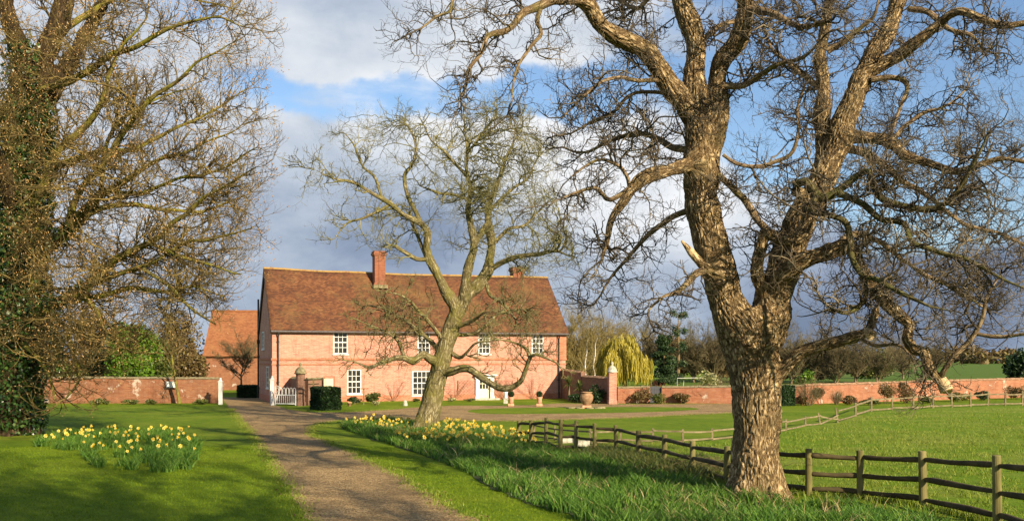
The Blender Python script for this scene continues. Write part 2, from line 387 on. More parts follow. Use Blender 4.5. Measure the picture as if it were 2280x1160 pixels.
M['willow'] = leafmat('willow_strand', [(.2, (.25, .21, .025)), (.5, (.38, .325, .04)), (.8, (.47, .39, .06))], .3)
M['daffleaf'] = leafmat('daffodil_leaf', [(.15, (.036, .10, .015)), (.5, (.086, .19, .025)), (.8, (.18, .295, .05)), (.95, (.40, .43, .16))], .3, .5, .15)
M['blade'] = leafmat('grass_blade', [(.15, (.085, .14, .005)), (.5, (.145, .225, .008)), (.8, (.23, .31, .018))], .3, .6, .15)
M['bladeedge'] = leafmat('rough_grass_blade', [(.15, (.10, .16, .012)), (.5, (.19, .26, .025)), (.85, (.36, .36, .09))], .3, .6, .15)
M['petal'] = leafmat('daffodil_petal', [(.2, (.80, .66, .10)), (.6, (.86, .75, .19)), (.9, (.88, .82, .42))], .3)
M['trumpet'] = leafmat('daffodil_trumpet', [(.2, (.80, .52, .03)), (.7, (.86, .62, .05))], .2)
M['stem'] = leafmat('daffodil_stem', [(.2, (.08, .16, .03)), (.7, (.13, .22, .05))], .2)
M['white'] = simple('white_paint', [(.3, (.62, .61, .58)), (.7, (.72, .71, .68))], 6, 4, .5, .002)
M['cream'] = simple('cream_paint', [(.3, (.68, .62, .42)), (.7, (.76, .70, .5))], 5, 4, .55, .002)
M['stone'] = simple('weathered_stone', [(.3, (.22, .2, .15)), (.5, (.42, .39, .32)), (.7, (.56, .53, .46))], 7, 6, .9, .02)
M['stone_moss'] = simple('mossy_stone', [(.3, (.10, .085, .05)), (.5, (.2, .17, .09)), (.7, (.3, .26, .15))], 7, 6, .9, .02)
M['terracotta'] = simple('terracotta', [(.3, (.38, .17, .09)), (.5, (.55, .29, .17)), (.75, (.6, .42, .3))], 7, 6, .85, .01)
M['terracotta_old'] = simple('old_terracotta', [(.3, (.18, .095, .05)), (.5, (.30, .18, .10)), (.75, (.40, .29, .18))], 5, 7, .9, .015)
M['iron'] = simple('black_iron', [(.3, (.018, .017, .017)), (.7, (.04, .038, .036))], 9, 4, .55, .003)
M['lead'] = simple('gutter_lead', [(.3, (.07, .06, .06)), (.7, (.14, .12, .12))], 9, 4, .6, .003)
M['post'] = simple('green_treated_post', [(.3, (.09, .08, .027)), (.5, (.15, .132, .045)), (.72, (.24, .205, .085))], 5, 6, .85, .01, 20, (1, 1, .25))
M['rail'] = simple('dark_rail_wood', [(.3, (.035, .027, .013)), (.5, (.065, .05, .023)), (.75, (.12, .092, .042))], 5, 6, .85, .012, 20, (.5, .5, 1))
M['greywood'] = simple('weathered_rail', [(.3, (.11, .09, .047)), (.5, (.18, .145, .08)), (.75, (.27, .22, .13))], 4, 6, .85, .01, 20)
M['cutwood'] = simple('cut_wood', [(.3, (.42, .29, .15)), (.6, (.56, .42, .24)), (.8, (.62, .5, .32))], 6, 5, .85, .01)
M['doorgrey'] = simple('grey_door', [(.3, (.05, .055, .065)), (.7, (.09, .095, .11))], 5)
M['trellis'] = simple('trellis_wood', [(.3, (.2, .1, .06)), (.7, (.32, .18, .1))], 5, 4, .85, 0)
M['soil'] = simple('soil', [(.3, (.06, .035, .02)), (.7, (.13, .085, .05))], 4, 6, .95, .03)
def glass():
    m, nt, b = newmat('window_glass'); v = coords(nt)
    setc(nt, b, ramp(nt, nz(nt, v, 1.3, 3), [(.35, (.010, .012, .014)), (.6, (.035, .038, .04)), (.75, (.12, .12, .11))]))
    b.inputs['Roughness'].default_value = .06; b.inputs['Specular IOR Level'].default_value = .5
    bump(nt, b, nz(nt, v, 2.5, 2), .02, .25)
    return m
M['glass'] = glass()
M['willow_bush'] = leafmat('olive_bush', [(.2, (.13, .10, .03)), (.5, (.22, .17, .05)), (.8, (.3, .24, .07))], .2)
M['bed'] = simple('bed_soil_and_shade', [(.3, (.025, .035, .01)), (.6, (.05, .07, .015)), (.8, (.07, .06, .03))], 5, 6, .95, .04, 12)  # dark soil green, with the shade between the blades in its colour
M['straw'] = leafmat('dead_straw', [(.2, (.3, .22, .09)), (.6, (.45, .36, .17)), (.9, (.55, .47, .26))], .3)
# ---------------------------------------------------------------- the setting
def sheet(name, pts, mat, z, kind='structure'):
    me = bpy.data.meshes.new(name); me.from_pydata([(p[0], p[1], z) for p in pts], [], [tuple(range(len(pts)))]); me.update()
    o = link(name, me, mat); return tag(o, kind=kind)
def rough_edge(pts, step=.35, amp=.09, closed=True):
    """walk a ground outline and fray it a little"""
    out = []; n = len(pts)
    for i in range(n if closed else n-1):
        a, b = Vector(pts[i]), Vector(pts[(i+1) % n]); k = max(1, int((b-a).length/step)); q = (b-a).normalized(); q = Vector((-q.y, q.x, 0))
        for j in range(k):
            p = a+(b-a)*j/k
            out.append(p+q*(noise.noise(p*1.7)*amp*1.6+noise.noise(p*.45)*amp*2))
    return out
def smooth_poly(pts, k=5):
    n = len(pts); out = []
    for i in range(n):
        a, b, c, d = [Vector(pts[(i+j-1) % n]) for j in range(4)]
        for s in range(k):
            t = s/k; out.append(.5*((2*b)+(c-a)*t+(2*a-5*b+4*c-d)*t*t+(3*b-a-3*c+d)*t**3))
    return out
S_ = 3500
sheet('ground', [(-S_, -300, 0), (S_, -300, 0), (S_, S_, 0), (-S_, S_, 0)], M['lawn'], 0)
# gravel drive: runs from beside the camera to the gate, with a branch past the front of the house
left = [(760, 1240), (690, 1160), (640, 1075), (590, 1005), (548, 952), (515, 915), (499, 893), (496, 884)]
right = [(604, 884), (604, 900), (640, 910), (690, 917.5), (760, 918), (850, 913), (925, 906.5), (1010, 902.5), (1110, 903), (1180, 901.5), (1245, 897.5), (1370, 899.5), (1500, 899.5),
         (1650, 898), (1700, 903), (1660, 918), (1500, 926), (1380, 931.5), (1150, 938), (980, 936.5), (860, 936), (760, 936.5), (712, 942), (690, 952), (705, 972), (790, 1010), (900, 1065), (1060, 1160), (1200, 1240)]
drive_pts = rough_edge([G(*p) for p in left+right])
sheet('drive', drive_pts, M['gravel'], .004)
isl = smooth_poly([G(*p) for p in [(1040, 914), (1110, 909), (1250, 906.5), (1400, 906), (1530, 907), (1555, 911), (1480, 916), (1330, 919.5), (1180, 921), (1080, 921)]], 4)
sheet('island_lawn', rough_edge(isl, .5, .1), M['lawn'], .008)
pad = [G(*p) for p in [(1182, 983), (1247, 1004), (1325, 1008), (1421, 1023), (1541, 1052), (1617, 1074), (1700, 1090), (1801, 1100), (1916, 1106), (2056, 1126), (2221, 1166), (2420, 1225), (2700, 1225),
                        (2900, 906), (2500, 902), (2276, 903), (2119, 907), (1986, 912), (1940, 915), (1905, 926), (1866, 940), (1827, 944), (1793, 946), (1750, 958), (1680, 972), (1586, 979), (1453, 983), (1314, 984)]]
sheet('paddock', rough_edge(pad, .6, .1), M['paddock'], .004)
# the next farm's field beyond the long wall
sheet('far_field', [(12, 95, .01), (420, 95, .01), (900, 1100, .01), (330, 1100, .01)], M['field'], .004)

# ---------------------------------------------------------------- brick house
HA = rad(20.5); HY0 = 68.; HX0 = (606-CX)/F*HY0; HL, HD = 22.1, 8.0; EAV, RDG = 5.1, 9.45
ca_, sa_ = math.cos(HA), math.sin(HA)
def hx(px):
    t = (px-CX)/F; return (t*HY0-HX0)/(ca_-t*sa_)
def hz(px, py):
    return EYE-(py-HY)*(HY0+hx(px)*sa_)/F
def hworld(x, y, z=0): return (HX0+x*ca_-y*sa_, HY0+x*sa_+y*ca_, z)
house = empty('brick_house', (HX0, HY0, 0), HA, 'long two storey red brick farmhouse with steep brown tiled roof and white sash windows', 'house')
WIN = []     # (x0,x1,z0,z1,cols,rows)
for a, b, t, u, nc, nr in [(742, 775, 733.5, 788, 3, 4), (930, 958, 738, 788, 3, 4), (1065, 1092, 739, 788, 3, 4), (1184, 1211, 741, 788, 3, 4), (773, 805, 822, 877, 3, 4), (918, 961, 825, 880, 4, 4)]:
    WIN.append((hx(a), hx(b), hz((a+b)/2, u), min(hz((a+b)/2, t), EAV-.06), nc, nr))
dx0, dx1 = hx(1066), hx(1091); DOOR = (dx0, dx1, .12, hz(1078, 842))
ops = [w[:4] for w in WIN]+[DOOR]
T = .3
mb = MB()
xs = sorted(set([0, HL]+[v for o in ops for v in o[:2]])); zs = sorted(set([0, EAV]+[v for o in ops for v in o[2:4]]))
def inop(x, z): return any(o[0] < x < o[1] and o[2] < z < o[3] for o in ops)
for i in range(len(xs)-1):
    for j in range(len(zs)-1):
        if not inop((xs[i]+xs[i+1])/2, (zs[j]+zs[j+1])/2):
            mb.add([(xs[i], 0, zs[j]), (xs[i+1], 0, zs[j]), (xs[i+1], 0, zs[j+1]), (xs[i], 0, zs[j+1])], [(0, 1, 2, 3)])
for a, b, c, d in ops:
    mb.add([(a, 0, c), (a, T, c), (a, T, d), (a, 0, d)], [(0, 1, 2, 3)]); mb.add([(b, 0, c), (b, T, c), (b, T, d), (b, 0, d)], [(3, 2, 1, 0)])
    mb.add([(a, 0, d), (b, 0, d), (b, T, d), (a, T, d)], [(3, 2, 1, 0)]); mb.add([(a, 0, c), (b, 0, c), (b, T, c), (a, T, c)], [(0, 1, 2, 3)])
    mb.add([(a, T, c), (b, T, c), (b, T, d), (a, T, d)], [(0, 1, 2, 3)])
for x, s in ((0, 1), (HL, -1)):
    pent = [(x, 0, 0), (x, 0, EAV), (x, HD/2, RDG-.12), (x, HD, EAV), (x, HD, 0)]
    mb.add(pent, [(0, 1, 2, 3, 4) if s > 0 else (4, 3, 2, 1, 0)])
mb.add([(0, HD, 0), (HL, HD, 0), (HL, HD, EAV), (0, HD, EAV)], [(3, 2, 1, 0)])
wall = mb.build('wall', M['brick'], house)
# string course wrapped round front and gable, with plinth
mb = MB(); zb = hz(700, 801)
for z0, z1, d in ((zb-.02, zb+.12, .07), (zb-.36, zb-.26, .045), (0, .42, .05)):
    segs = [(-d, HL+d)] if z0 > 1 else [(-d, dx0-.28), (dx1+.3, HL+d)]
    for a, b in segs: mb.box(a, b, -d, 0, z0, z1)
    mb.box(-d, 0, .002, HD, z0, z1); mb.box(HL, HL+d, .002, HD, z0, z1)
mb.box(HL-.75, HL+.05, -.05, 0, zb+.125, EAV-.2); mb.box(-.1, 0, .01, .55, EAV-.32, EAV+.02)
mb.build('string_course', M['brick_trim'], house)
def window(x0, x1, z0, z1, nc, nr, parent=house, face='front', bot=None):
    def q(m, a, b, c, d, e, f):       # box given in (along, out, up)
        if face == 'front': m.box(a, b, c, d, e, f)
        else: m.box(c, d, HD-b, HD-a, e, f)   # gable: along = depth
    m = MB(); fw = .085
    q(m, x0, x0+fw, .03, .14, z0, z1); q(m, x1-fw, x1, .03, .14, z0, z1); q(m, x0+fw, x1-fw, .03, .14, z1-fw, z1); q(m, x0+fw, x1-fw, .03, .14, z0, z0+fw)
    iw = x1-x0-2*fw; ih = z1-z0-2*fw
    for i in range(1, nc): q(m, x0+fw+iw*i/nc-.019, x0+fw+iw*i/nc+.019, .06, .105, z0+fw, z1-fw)
    for j in range(1, nr):
        t = .034 if j == nr//2 else .019
        q(m, x0+fw, x1-fw, .055, .108, z0+fw+ih*j/nr-t, z0+fw+ih*j/nr+t)
    w = m.build('window', M['white'], parent)
    g = MB()
    for i in range(nc):
        for j in range(nr):
            a, b, c, d = x0+fw+iw*i/nc, x0+fw+iw*(i+1)/nc, z0+fw+ih*j/nr, z0+fw+ih*(j+1)/nr; t = [.09+R.uniform(-.006, .006) for _ in range(3)]; t.append(t[0]+t[2]-t[1])
            g.add([(a, t[0], c), (b, t[1], c), (b, t[2], d), (a, t[3], d)], [(0, 1, 2, 3)])
    g.build('pane', M['glass'], w)
    s = MB(); q(s, x0-.06, x1+.06, -.09, .16, z0-.075, z0); s.build('sill', M['white'], w)
    return w
for w in WIN: window(*w)
# two windows on the shaded gable
def gwin(y0, y1, z0, z1):
    m = MB(); fw = .09
    for a, b, c, d in ((y0, y0+fw, z0, z1), (y1-fw, y1, z0, z1), (y0+fw, y1-fw, z1-fw, z1), (y0+fw, y1-fw, z0, z0+fw)): m.box(-.05, .0, a, b, c, d)
    for j in range(1, 4): m.box(-.03, 0, y0+fw, y1-fw, z0+(z1-z0)*j/4-.018, z0+(z1-z0)*j/4+.018)
    m.box(-.028, 0, (y0+y1)/2-.018, (y0+y1)/2+.018, z0+fw, z1-fw)
    w = m.build('window', M['white'], house); g = MB(); g.box(-.015, .0, y0+fw, y1-fw, z0+fw, z1-fw); g.build('pane', M['glass'], w)
    s = MB(); s.box(-.1, 0, y0-.06, y1+.06, z0-.08, z0); s.build('sill', M['white'], w)
gwin(4.6, 5.9, 3.75, 5.05); gwin(1.7, 3.1, .95, 2.5)
# door with part-glazed leaf, pilasters and flat hood
x0, x1, z0, z1 = DOOR
m = MB(); m.box(x0+.02, x1-.02, .1, .15, z0, z0+.7); m.box(x0+.02, x0+.1, .1, .15, z0+.7, z1); m.box(x1-.1, x1-.02, .1, .15, z0+.7, z1); m.box(x0+.1, x1-.1, .1, .15, z1-.1, z1)
for k in (1, 2): m.box(x0+.1+(x1-x0-.2)*k/3-.02, x0+.1+(x1-x0-.2)*k/3+.02, .1, .14, z0+.7, z1-.1)
m.box(x0+.1, x1-.1, .1, .14, z0+1.05, z0+1.09)
m.box(x0+.14, x1-.14, .085, .1, z0+.1, z0+.6)
door = m.build('door', M['cream'], house)
g = MB(); g.box(x0+.1, x1-.1, .12, .13, z0+.7, z1-.1); g.build('pane', M['glass'], door)
g = MB(); g.lathe([(.005, -.02), (.035, 0), (.035, .03), (.005, .05)], 8, (x1-.09, .06, z0+.66)); g.build('handle', M['iron'], door)
m = MB(); m.box(x0-.26, x0, -.12, .05, 0, z1); m.box(x1, x1+.28, -.12, .05, 0, z1); m.box(x0-.34, x1+.36, -.2, .05, z1, z1+.2); m.box(x0-.42, x1+.44, -.38, .05, z1+.2, z1+.29)
m.box(x0-.3, x0+.002-.002, -.15, -.12, 0, .25); m.box(x1, x1+.32, -.15, -.12, 0, .25)
m.build('door_surround', M['white'], house)
m = MB(); m.box(x0-.5, x1+.5, -.75, -.16, 0, .12); m.build('doorstep', M['stone'], house)
# roof: two slopes with a sagging old surface
def slope(front):
    nx, ny = 60, 14; ov = .22; V = []; s = -1 if front else 1
    for j in range(ny+1):
        for i in range(nx+1):
            x = -.14+(HL+.28)*i/nx; t = j/ny
            y = HD/2+s*(HD/2+ov)*(1-t); z = EAV-.22+(RDG-EAV+.22)*t
            w = .075*noise.noise(Vector((x*.35, y*.4, 3)))+.03*noise.noise(Vector((x*1.3, t*4, 9)))-.12*math.sin(math.pi*i/nx)*(t**1.5)
            V.append((x, y, z+w+.07))
    fs = [(j*(nx+1)+i, j*(nx+1)+i+1, (j+1)*(nx+1)+i+1, (j+1)*(nx+1)+i) for j in range(ny) for i in range(nx)]
    if not front: fs = [f[::-1] for f in fs]
    return V, fs
m = MB(); m.add(*slope(True)); m.add(*slope(False))
roof = m.build('roof', M['tile'], house, smooth=True)
md = roof.modifiers.new('thick', 'SOLIDIFY'); md.thickness = .13; md.offset = 1
def ridge_z(x): return RDG+.12-.12*math.sin(math.pi*(x+.14)/(HL+.28))+.075*noise.noise(Vector((x*.35, HD/2*.4, 3)))
m = MB()
for i in range(48):
    a = -.16+(HL+.32)*i/48; b = a+(HL+.32)/48+.02
    m.tube([(a, HD/2, ridge_z(a)+.03+R.uniform(-.012, .012)), (b, HD/2, ridge_z(b)+.03)], .12, 8)
m.build('ridge_tile', M['ridge'], roof, smooth=False)
def chimney(x, y, w, d, z0, z1, pots=0):
    m = MB(); m.box(x-w/2, x+w/2, y-d/2, y+d/2, z0, z1-.36)
    for k, (e, a, b) in enumerate(((.05, z1-.36, z1-.27), (.1, z1-.27, z1-.14), (.06, z1-.14, z1))): m.box(x-w/2-e, x+w/2+e, y-d/2-e, y+d/2+e, a, b)
    m.box(x-w/2-.05, x+w/2+.05, y-d/2-.05, y+d/2+.05, z0, z0+.35)
    m.box(x-w*.12, x+w*.12, y-d/2-.035, y-d/2, z0+.35, z1-.36)
    c = m.build('chimney', M['chimney'], roof)
    f = MB(); f.box(x-w/2-.14, x+w/2+.14, y-d/2-.2, y+d/2+.1, z0-.05, z0+.2 if y < 3.6 else z0+.04); f.build('flashing', M['stone_moss'], c)
chimney(hx(833)+1.05, 3.1, .80, .85, 8.35, EYE+240/F*(HY0+hx(833)*sa_+3.2))
chimney(hx(1160)+1.3, 4.3, .9, .85, 8.9, EYE+205/F*(HY0+hx(1160)*sa_+4.3))
m = MB(); m.tube([(-.12, -.3, EAV-.17), (HL+.12, -.3, EAV-.17)], .075, 8); m.box(-.08, HL+.08, -.22, -.003, EAV-.16, EAV-.06)
m.build('gutter', M['lead'], house)
for x, zt in ((hx(619), EAV-.2), (hx(1243), EAV-.2)):
    m = MB(); m.tube([(x, -.3, zt), (x, -.28, zt-.1), (x, -.13, zt-.35), (x, -.13, .05)], .05, 8)
    for z in (1.4, 2.6, 4.2): m.box(x-.09, x+.09, -.14, 0, z, z+.06)
    m.build('downpipe', M['iron'], house)
m = MB(); m.tube([(-.1, HD-.12, 7.6), (-.1, HD-.12, .05)], .07, 8); m.box(-.2, 0, HD-.26, HD+.02, 4.2, 4.5); m.build('downpipe', M['iron'], house)
m = MB()   # verge boards on the gable
for s in (-1, 1): m.bar((-.11, HD/2+s*(HD/2+.1), EAV-.12), (-.11, HD/2, RDG-.02), .05, .2)
m.build('verge_board', M['lead'], house)
for a, b in ((1019, 1058), (1101, 1141)):
    xa, xb, zt = hx(a), hx(b), hz((a+b)/2, 846); m = MB()
    for k in range(-12, 14):
        for s in (-1, 1):
            p0, p1 = xa+k*.24, xa+k*.24+(zt-.15); lo, hi = (p0, .15), (p1, zt)
            if s < 0: lo, hi = (p1, .15), (p0, zt)
            # clip to the panel
            t0, t1 = 0., 1.; dx = hi[0]-lo[0]
            ta, tb = sorted(((xa-lo[0])/dx, (xb-lo[0])/dx)); t0, t1 = max(0, ta), min(1, tb)
            if t1-t0 > .03: m.bar((lo[0]+dx*t0, -.06+.006*s, lo[1]+(hi[1]-lo[1])*t0), (lo[0]+dx*t1, -.06+.006*s, lo[1]+(hi[1]-lo[1])*t1), .01, .024, (0, 1, 0))
    m.box(xa-.02, xa+.02, -.08, -.05, .1, zt); m.box(xb-.02, xb+.02, -.08, -.05, .1, zt)
    m.build('trellis', M['trellis'], house)

# ---------------------------------------------------------------- tiled barn behind
def barn():
    Y = 96.; w, d, ev, rg = 15., 9., 3.55, 7.85
    b = empty('barn', P(452, 800, Y)[:2]+(0,), rad(6), 'low brick barn with broad orange tiled roof behind the left garden wall', 'barn')
    m = MB(); m.box(.25, w, 0, d, 0, ev)
    m.add([(.25, 0, ev), (.25, d, ev), (.25, d/2, rg-.1)], [(0, 1, 2)]); m.add([(w, 0, ev), (w, d, ev), (w, d/2, rg-.1)], [(2, 1, 0)]); m.build('wall', M['wallbrick'], b)
    m = MB(); nx = 24
    for s in (-1, 1):
        V = [(w*i/nx+.0, d/2+s*(d/2+.3)*(1-j/6), ev-.25+(rg-ev+.25)*j/6+.05*noise.noise(Vector((i*.5, j*.7, s)))) for j in range(7) for i in range(nx+1)]
        m.add(V, [(j*(nx+1)+i, j*(nx+1)+i+1, (j+1)*(nx+1)+i+1, (j+1)*(nx+1)+i) for j in range(6) for i in range(nx)])
    r = m.build('roof', M['tile2'], b); md = r.modifiers.new('thick', 'SOLIDIFY'); md.thickness = .12; md.offset = 0
    m = MB(); m.tube([(-.05, d/2, rg+.06), (w+.05, d/2, rg+.06)], .14, 8); m.build('ridge_tile', M['tile2'], r)
    m = MB(); m.box(7.6, 8.6, -.04, 0, 0, 2.1); m.build('door', M['doorgrey'], b)
barn()

# ---------------------------------------------------------------- garden walls, piers, gate
def garden_wall(a, b, h0, h1, t, mat, label, cop=True, capmat='stone_moss', name='garden_wall', steps=None):
    """a,b: ground points; a wall with a coping, standing on the ground"""
    A, B = Vector(a), Vector(b); L = (B-A).length; rz = math.atan2(B.y-A.y, B.x-A.x)
    o = empty(name, A, rz, label, 'wall'); m = MB(); n = max(2, int(L/1.5))
    V = []; rng = random.Random(int(L*100))
    for i in range(n+1):
        h = h0+(h1-h0)*i/n+rng.uniform(-.025, .025); x = L*i/n; bend = .06*noise.noise(Vector((x*.2, L, 0)))
        V += [(x, -t/2+bend, 0), (x, -t/2+bend, h), (x, t/2+bend, h), (x, t/2+bend, 0)]
    fs = []
    for i in range(n):
        for k in range(3): fs.append((4*i+k, 4*i+4+k, 4*i+5+k, 4*i+1+k))
    fs += [(3, 2, 1, 0), (4*n, 4*n+1, 4*n+2, 4*n+3)]
    m.add(V, [f[::-1] for f in fs]); m.build('wall', mat, o)
    m = MB(); x = 0.
    while x < L-.05:
        e = min(L, x+rng.uniform(.3, .5)); h = h0+(h1-h0)*(x+e)/2/L; bend = .06*noise.noise(Vector((x*.2, L, 0)))
        j = rng.uniform(-.015, .02)
        m.add([(x, -t/2-.05+bend, h-.03+j), (x, 0+bend, h+.1+j), (x, t/2+.05+bend, h-.03+j), (e-.008, -t/2-.05+bend, h-.03+j), (e-.008, bend, h+.1+j), (e-.008, t/2+.05+bend, h-.03+j)],
              [(0, 3, 4, 1), (1, 4, 5, 2), (0, 1, 2), (5, 4, 3), (0, 2, 5, 3)]); x = e
    m.build('coping', M[capmat], o)
    return o
garden_wall(P(60, 800, 67.5)[:2]+(0,), P(489, 800, 67.6)[:2]+(0,), 1.76, 1.68, .36, M['wallbrick'], 'patchy orange brick garden wall left of the white gate post')
# wall and pier to the right of the gate
pg = G(669, 903)
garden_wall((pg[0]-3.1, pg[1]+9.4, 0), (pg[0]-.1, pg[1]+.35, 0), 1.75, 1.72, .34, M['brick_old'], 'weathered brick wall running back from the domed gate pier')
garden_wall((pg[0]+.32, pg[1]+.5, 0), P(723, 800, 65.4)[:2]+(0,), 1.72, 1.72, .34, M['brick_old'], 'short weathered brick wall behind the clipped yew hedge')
def pier(loc, w, h, mat, label, dome, n=4, rz=0.):
    o = empty('gate_pier', loc, rz, label, 'pier'); m = MB()
    r = w/2*(1.414 if n == 4 else 1.08); m.lathe([(r*1.14, 0), (r*1.14, .22), (r, .26), (r, h)], n, rz=math.pi/4 if n == 4 else math.pi/8); m.build('shaft', mat, o)
    m = MB(); k = w/2*1.3
    m.lathe([(k*.9, h), (k*1.12, h+.03), (k*1.12, h+.1), (k*.98, h+.12), (k*.95, h+.2), (k*.78, h+.34), (k*.45, h+.44), (k*.2, h+.48), (k*.16, h+.54), (k*.3, h+.6), (k*.3, h+.66), (k*.12, h+.72), (.01, h+.76)], 16); m.build('cap', dome, o, smooth=True)
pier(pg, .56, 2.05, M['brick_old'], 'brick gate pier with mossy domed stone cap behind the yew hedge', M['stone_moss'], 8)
pr_ = G(1363, 899)
pier(pr_, .5, 2.1, M['brick'], 'tall slim brick pier with pale stone finial right of the house', M['stone'], 4, rad(8))
hr = hworld(HL-.2, -.1)
mid = Vector(pr_).lerp(Vector(hr), .55)
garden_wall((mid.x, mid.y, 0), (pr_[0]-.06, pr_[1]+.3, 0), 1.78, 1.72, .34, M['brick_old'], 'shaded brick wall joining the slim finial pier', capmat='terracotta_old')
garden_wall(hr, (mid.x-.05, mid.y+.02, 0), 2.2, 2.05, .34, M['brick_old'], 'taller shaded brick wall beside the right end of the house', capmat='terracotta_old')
wa = P(1374, 800, 67.3); wb = P(1446, 800, 67.6); wc = P(1474, 800, 67.7); wd = P(1790, 800, 66.5); we = P(2090, 800, 73); wf = P(2420, 800, 82)
garden_wall((wa[0], wa[1], 0), (wb[0], wb[1], 0), 1.05, 1.1, .34, M['wallbrick2'], 'low brick wall between the slim pier and the grey garden door')
garden_wall((wc[0], wc[1], 0), (wd[0], wd[1], 0), 1.08, 1.22, .34, M['wallbrick2'], 'sunlit orange brick wall behind the big walnut trunk')
garden_wall((wd[0]+.01, wd[1]+.01, 0), (we[0], we[1], 0), 1.25, 1.38, .34, M['wallbrick2'], 'orange brick wall with shrubs along it right of the big trunk', capmat='terracotta_old')
garden_wall((we[0]+.01, we[1]+.01, 0), (wf[0], wf[1], 0), 1.4, 1.52, .34, M['wallbrick2'], 'far right stretch of brick wall with pale lime patches', capmat='terracotta_old')
# grey door in the gap
gd = empty('garden_door', (wb[0], wb[1]+.1, 0), 0, 'grey plank door in the gap of the low brick wall', 'door'); m = MB()
for k in range(5): m.box(.02+k*.165, .02+k*.165+.155, 0, .04, .04, 1.12+.05*math.sin(k*.8))
m.build('planks', M['doorgrey'], gd); m = MB(); m.box(0, .85, .042, .09, .25, .34); m.box(0, .85, .042, .09, .85, .94); m.build('ledge', M['doorgrey'], gd)
# plain sign board on the left wall
sg = empty('sign_board', P(381, 856, 67.2), 0, 'small blank white board fixed to the left garden wall', 'sign'); m = MB(); m.box(-.34, .34, -.03, 0, -.18, .2); m.build('board', M['white'], sg)

for z in (.2, -.21): m = MB(); m.box(-.37, .37, -.035, .01, z, z+.03); m.build('batten', M['stone'], sg)
# white gate: hanging post at the right, clapping post at the left of the drive
def gate_post(loc, h, label):
    o = empty('gate_post', loc, 0, label, 'gate post'); m = MB(); m.box(-.11, .11, -.11, .11, 0, h); m.build('post', M['white'], o)
    m = MB(); m.box(-.14, .14, -.14, .14, h, h+.06); m.lathe([(.1, h+.06), (.12, h+.1), (.05, h+.16), (.08, h+.22), (.01, h+.28)], 10); m.build('cap', M['white'], o)
gate_post(G(491, 900), 1.5, 'white gate post at the end of the left brick wall')
gate_post(G(606, 902), 1.65, 'white gate post carrying the open white gate')
ga, gb = Vector(G(612, 903)), Vector(G(659, 904)); gl = (gb-ga).length
gt = empty('gate', ga, math.atan2(gb.y-ga.y, gb.x-ga.x), 'open white iron gate with hooped pales beside the gate pier', 'gate'); m = MB()
m.box(0, gl, -.02, .02, .12, .18); m.box(0, gl, -.02, .02, .68, .74); m.box(0, .05, -.025, .025, .05, 1.25); m.box(gl-.05, gl, -.025, .025, .05, 1.0); m.build('frame', M['white'], gt)
m = MB()
for k in range(11): m.tube([(.08+k*(gl-.16)/10, 0, .14), (.08+k*(gl-.16)/10, 0, .72)], .014, 5)
for k in range(6):
    a = .08+k*2*(gl-.16)/11; w_ = (gl-.16)/11*.72
    m.tube([(a, 0, .7), (a, 0, 1.05)]+[(a+w_-w_*math.cos(t), 0, 1.05+.13*math.sin(t)) for t in (.5, 1., 1.57, 2.1, 2.6)]+[(a+2*w_, 0, 1.05), (a+2*w_, 0, .7)], .017, 5)
m.build('pale', M['white'], gt)
m = MB(); m.tube([(.02, -.03, 1.22), (.22, -.03, 1.3), (.42, -.03, 1.15), (.06, -.03, .74)], .02, 6); m.bar((.05, -.03, .2), (.45, -.03, 1.2), .03, .05); m.build('brace', M['white'], gt)
# cream door at the end of the short wall
cd = empty('cream_door', P(722, 800, 64.9)[:2]+(0,), rad(0), 'pale cream boarded garden door just right of the yew hedge', 'door'); m = MB(); m.box(0, .62, 0, .05, .03, 1.72)
for k in range(1, 4): m.box(k*.155-.006, k*.155+.006, -.004, 0, .05, 1.7)
m.build('leaf', M['cream'], cd); m = MB(); m.box(-.06, 0, -.03, .08, 0, 1.82); m.box(.62, .7, -.03, .08, 0, 1.82); m.box(-.06, .7, -.03, .08, 1.821, 1.9); m.build('frame', M['brick_trim'], cd)
# ---------------------------------------------------------------- fences
near = [(1130, 934, 966), (1155, 936, 984), (1182.5, 935, 989), (1215, 929.5, 994), (1247.6, 934, 1004), (1282, 936, 1005), (1325, 942, 1010), (1371.5, 946, 1012), (1421, 958, 1024), (1479, 967, 1036), (1541.5, 981.6, 1053), (1617, 993, 1075),
        (1716, 994, 1090), (1801, 998.7, 1102), (1916, 1002, 1108), (2056, 1003.5, 1127), (2221, 1012.6, 1167), (2420, 1024, 1225)]
near = near[1:]
fe = empty('post_and_rail_fence', G(1716, 1090), 0, 'near dark three rail fence with greenish round posts crossing behind the big trunk', 'fence')
fo = fe.location
PO = []
for i, (px, t, b) in enumerate(near):
    g = Vector(G(px, b)); h = (b-t)/F*g.y; PO.append((g, h))
for i, (g, h) in enumerate(PO):
    m = MB(); r = (.068 if i < 7 else .08)+R.uniform(-.006, .006); lx, ly = R.uniform(-.012, .012), R.uniform(-.012, .012); q = g-fo
    m.tube([q+Vector((0, 0, -.1)), q+Vector((lx, ly, h*.5)), q+Vector((2*lx, 2*ly, h-.015)), q+Vector((2*lx, 2*ly, h))], [r*1.06, r, r*.97, r*.86], 14)
    m.build('post', M['post'], fe, smooth=False)
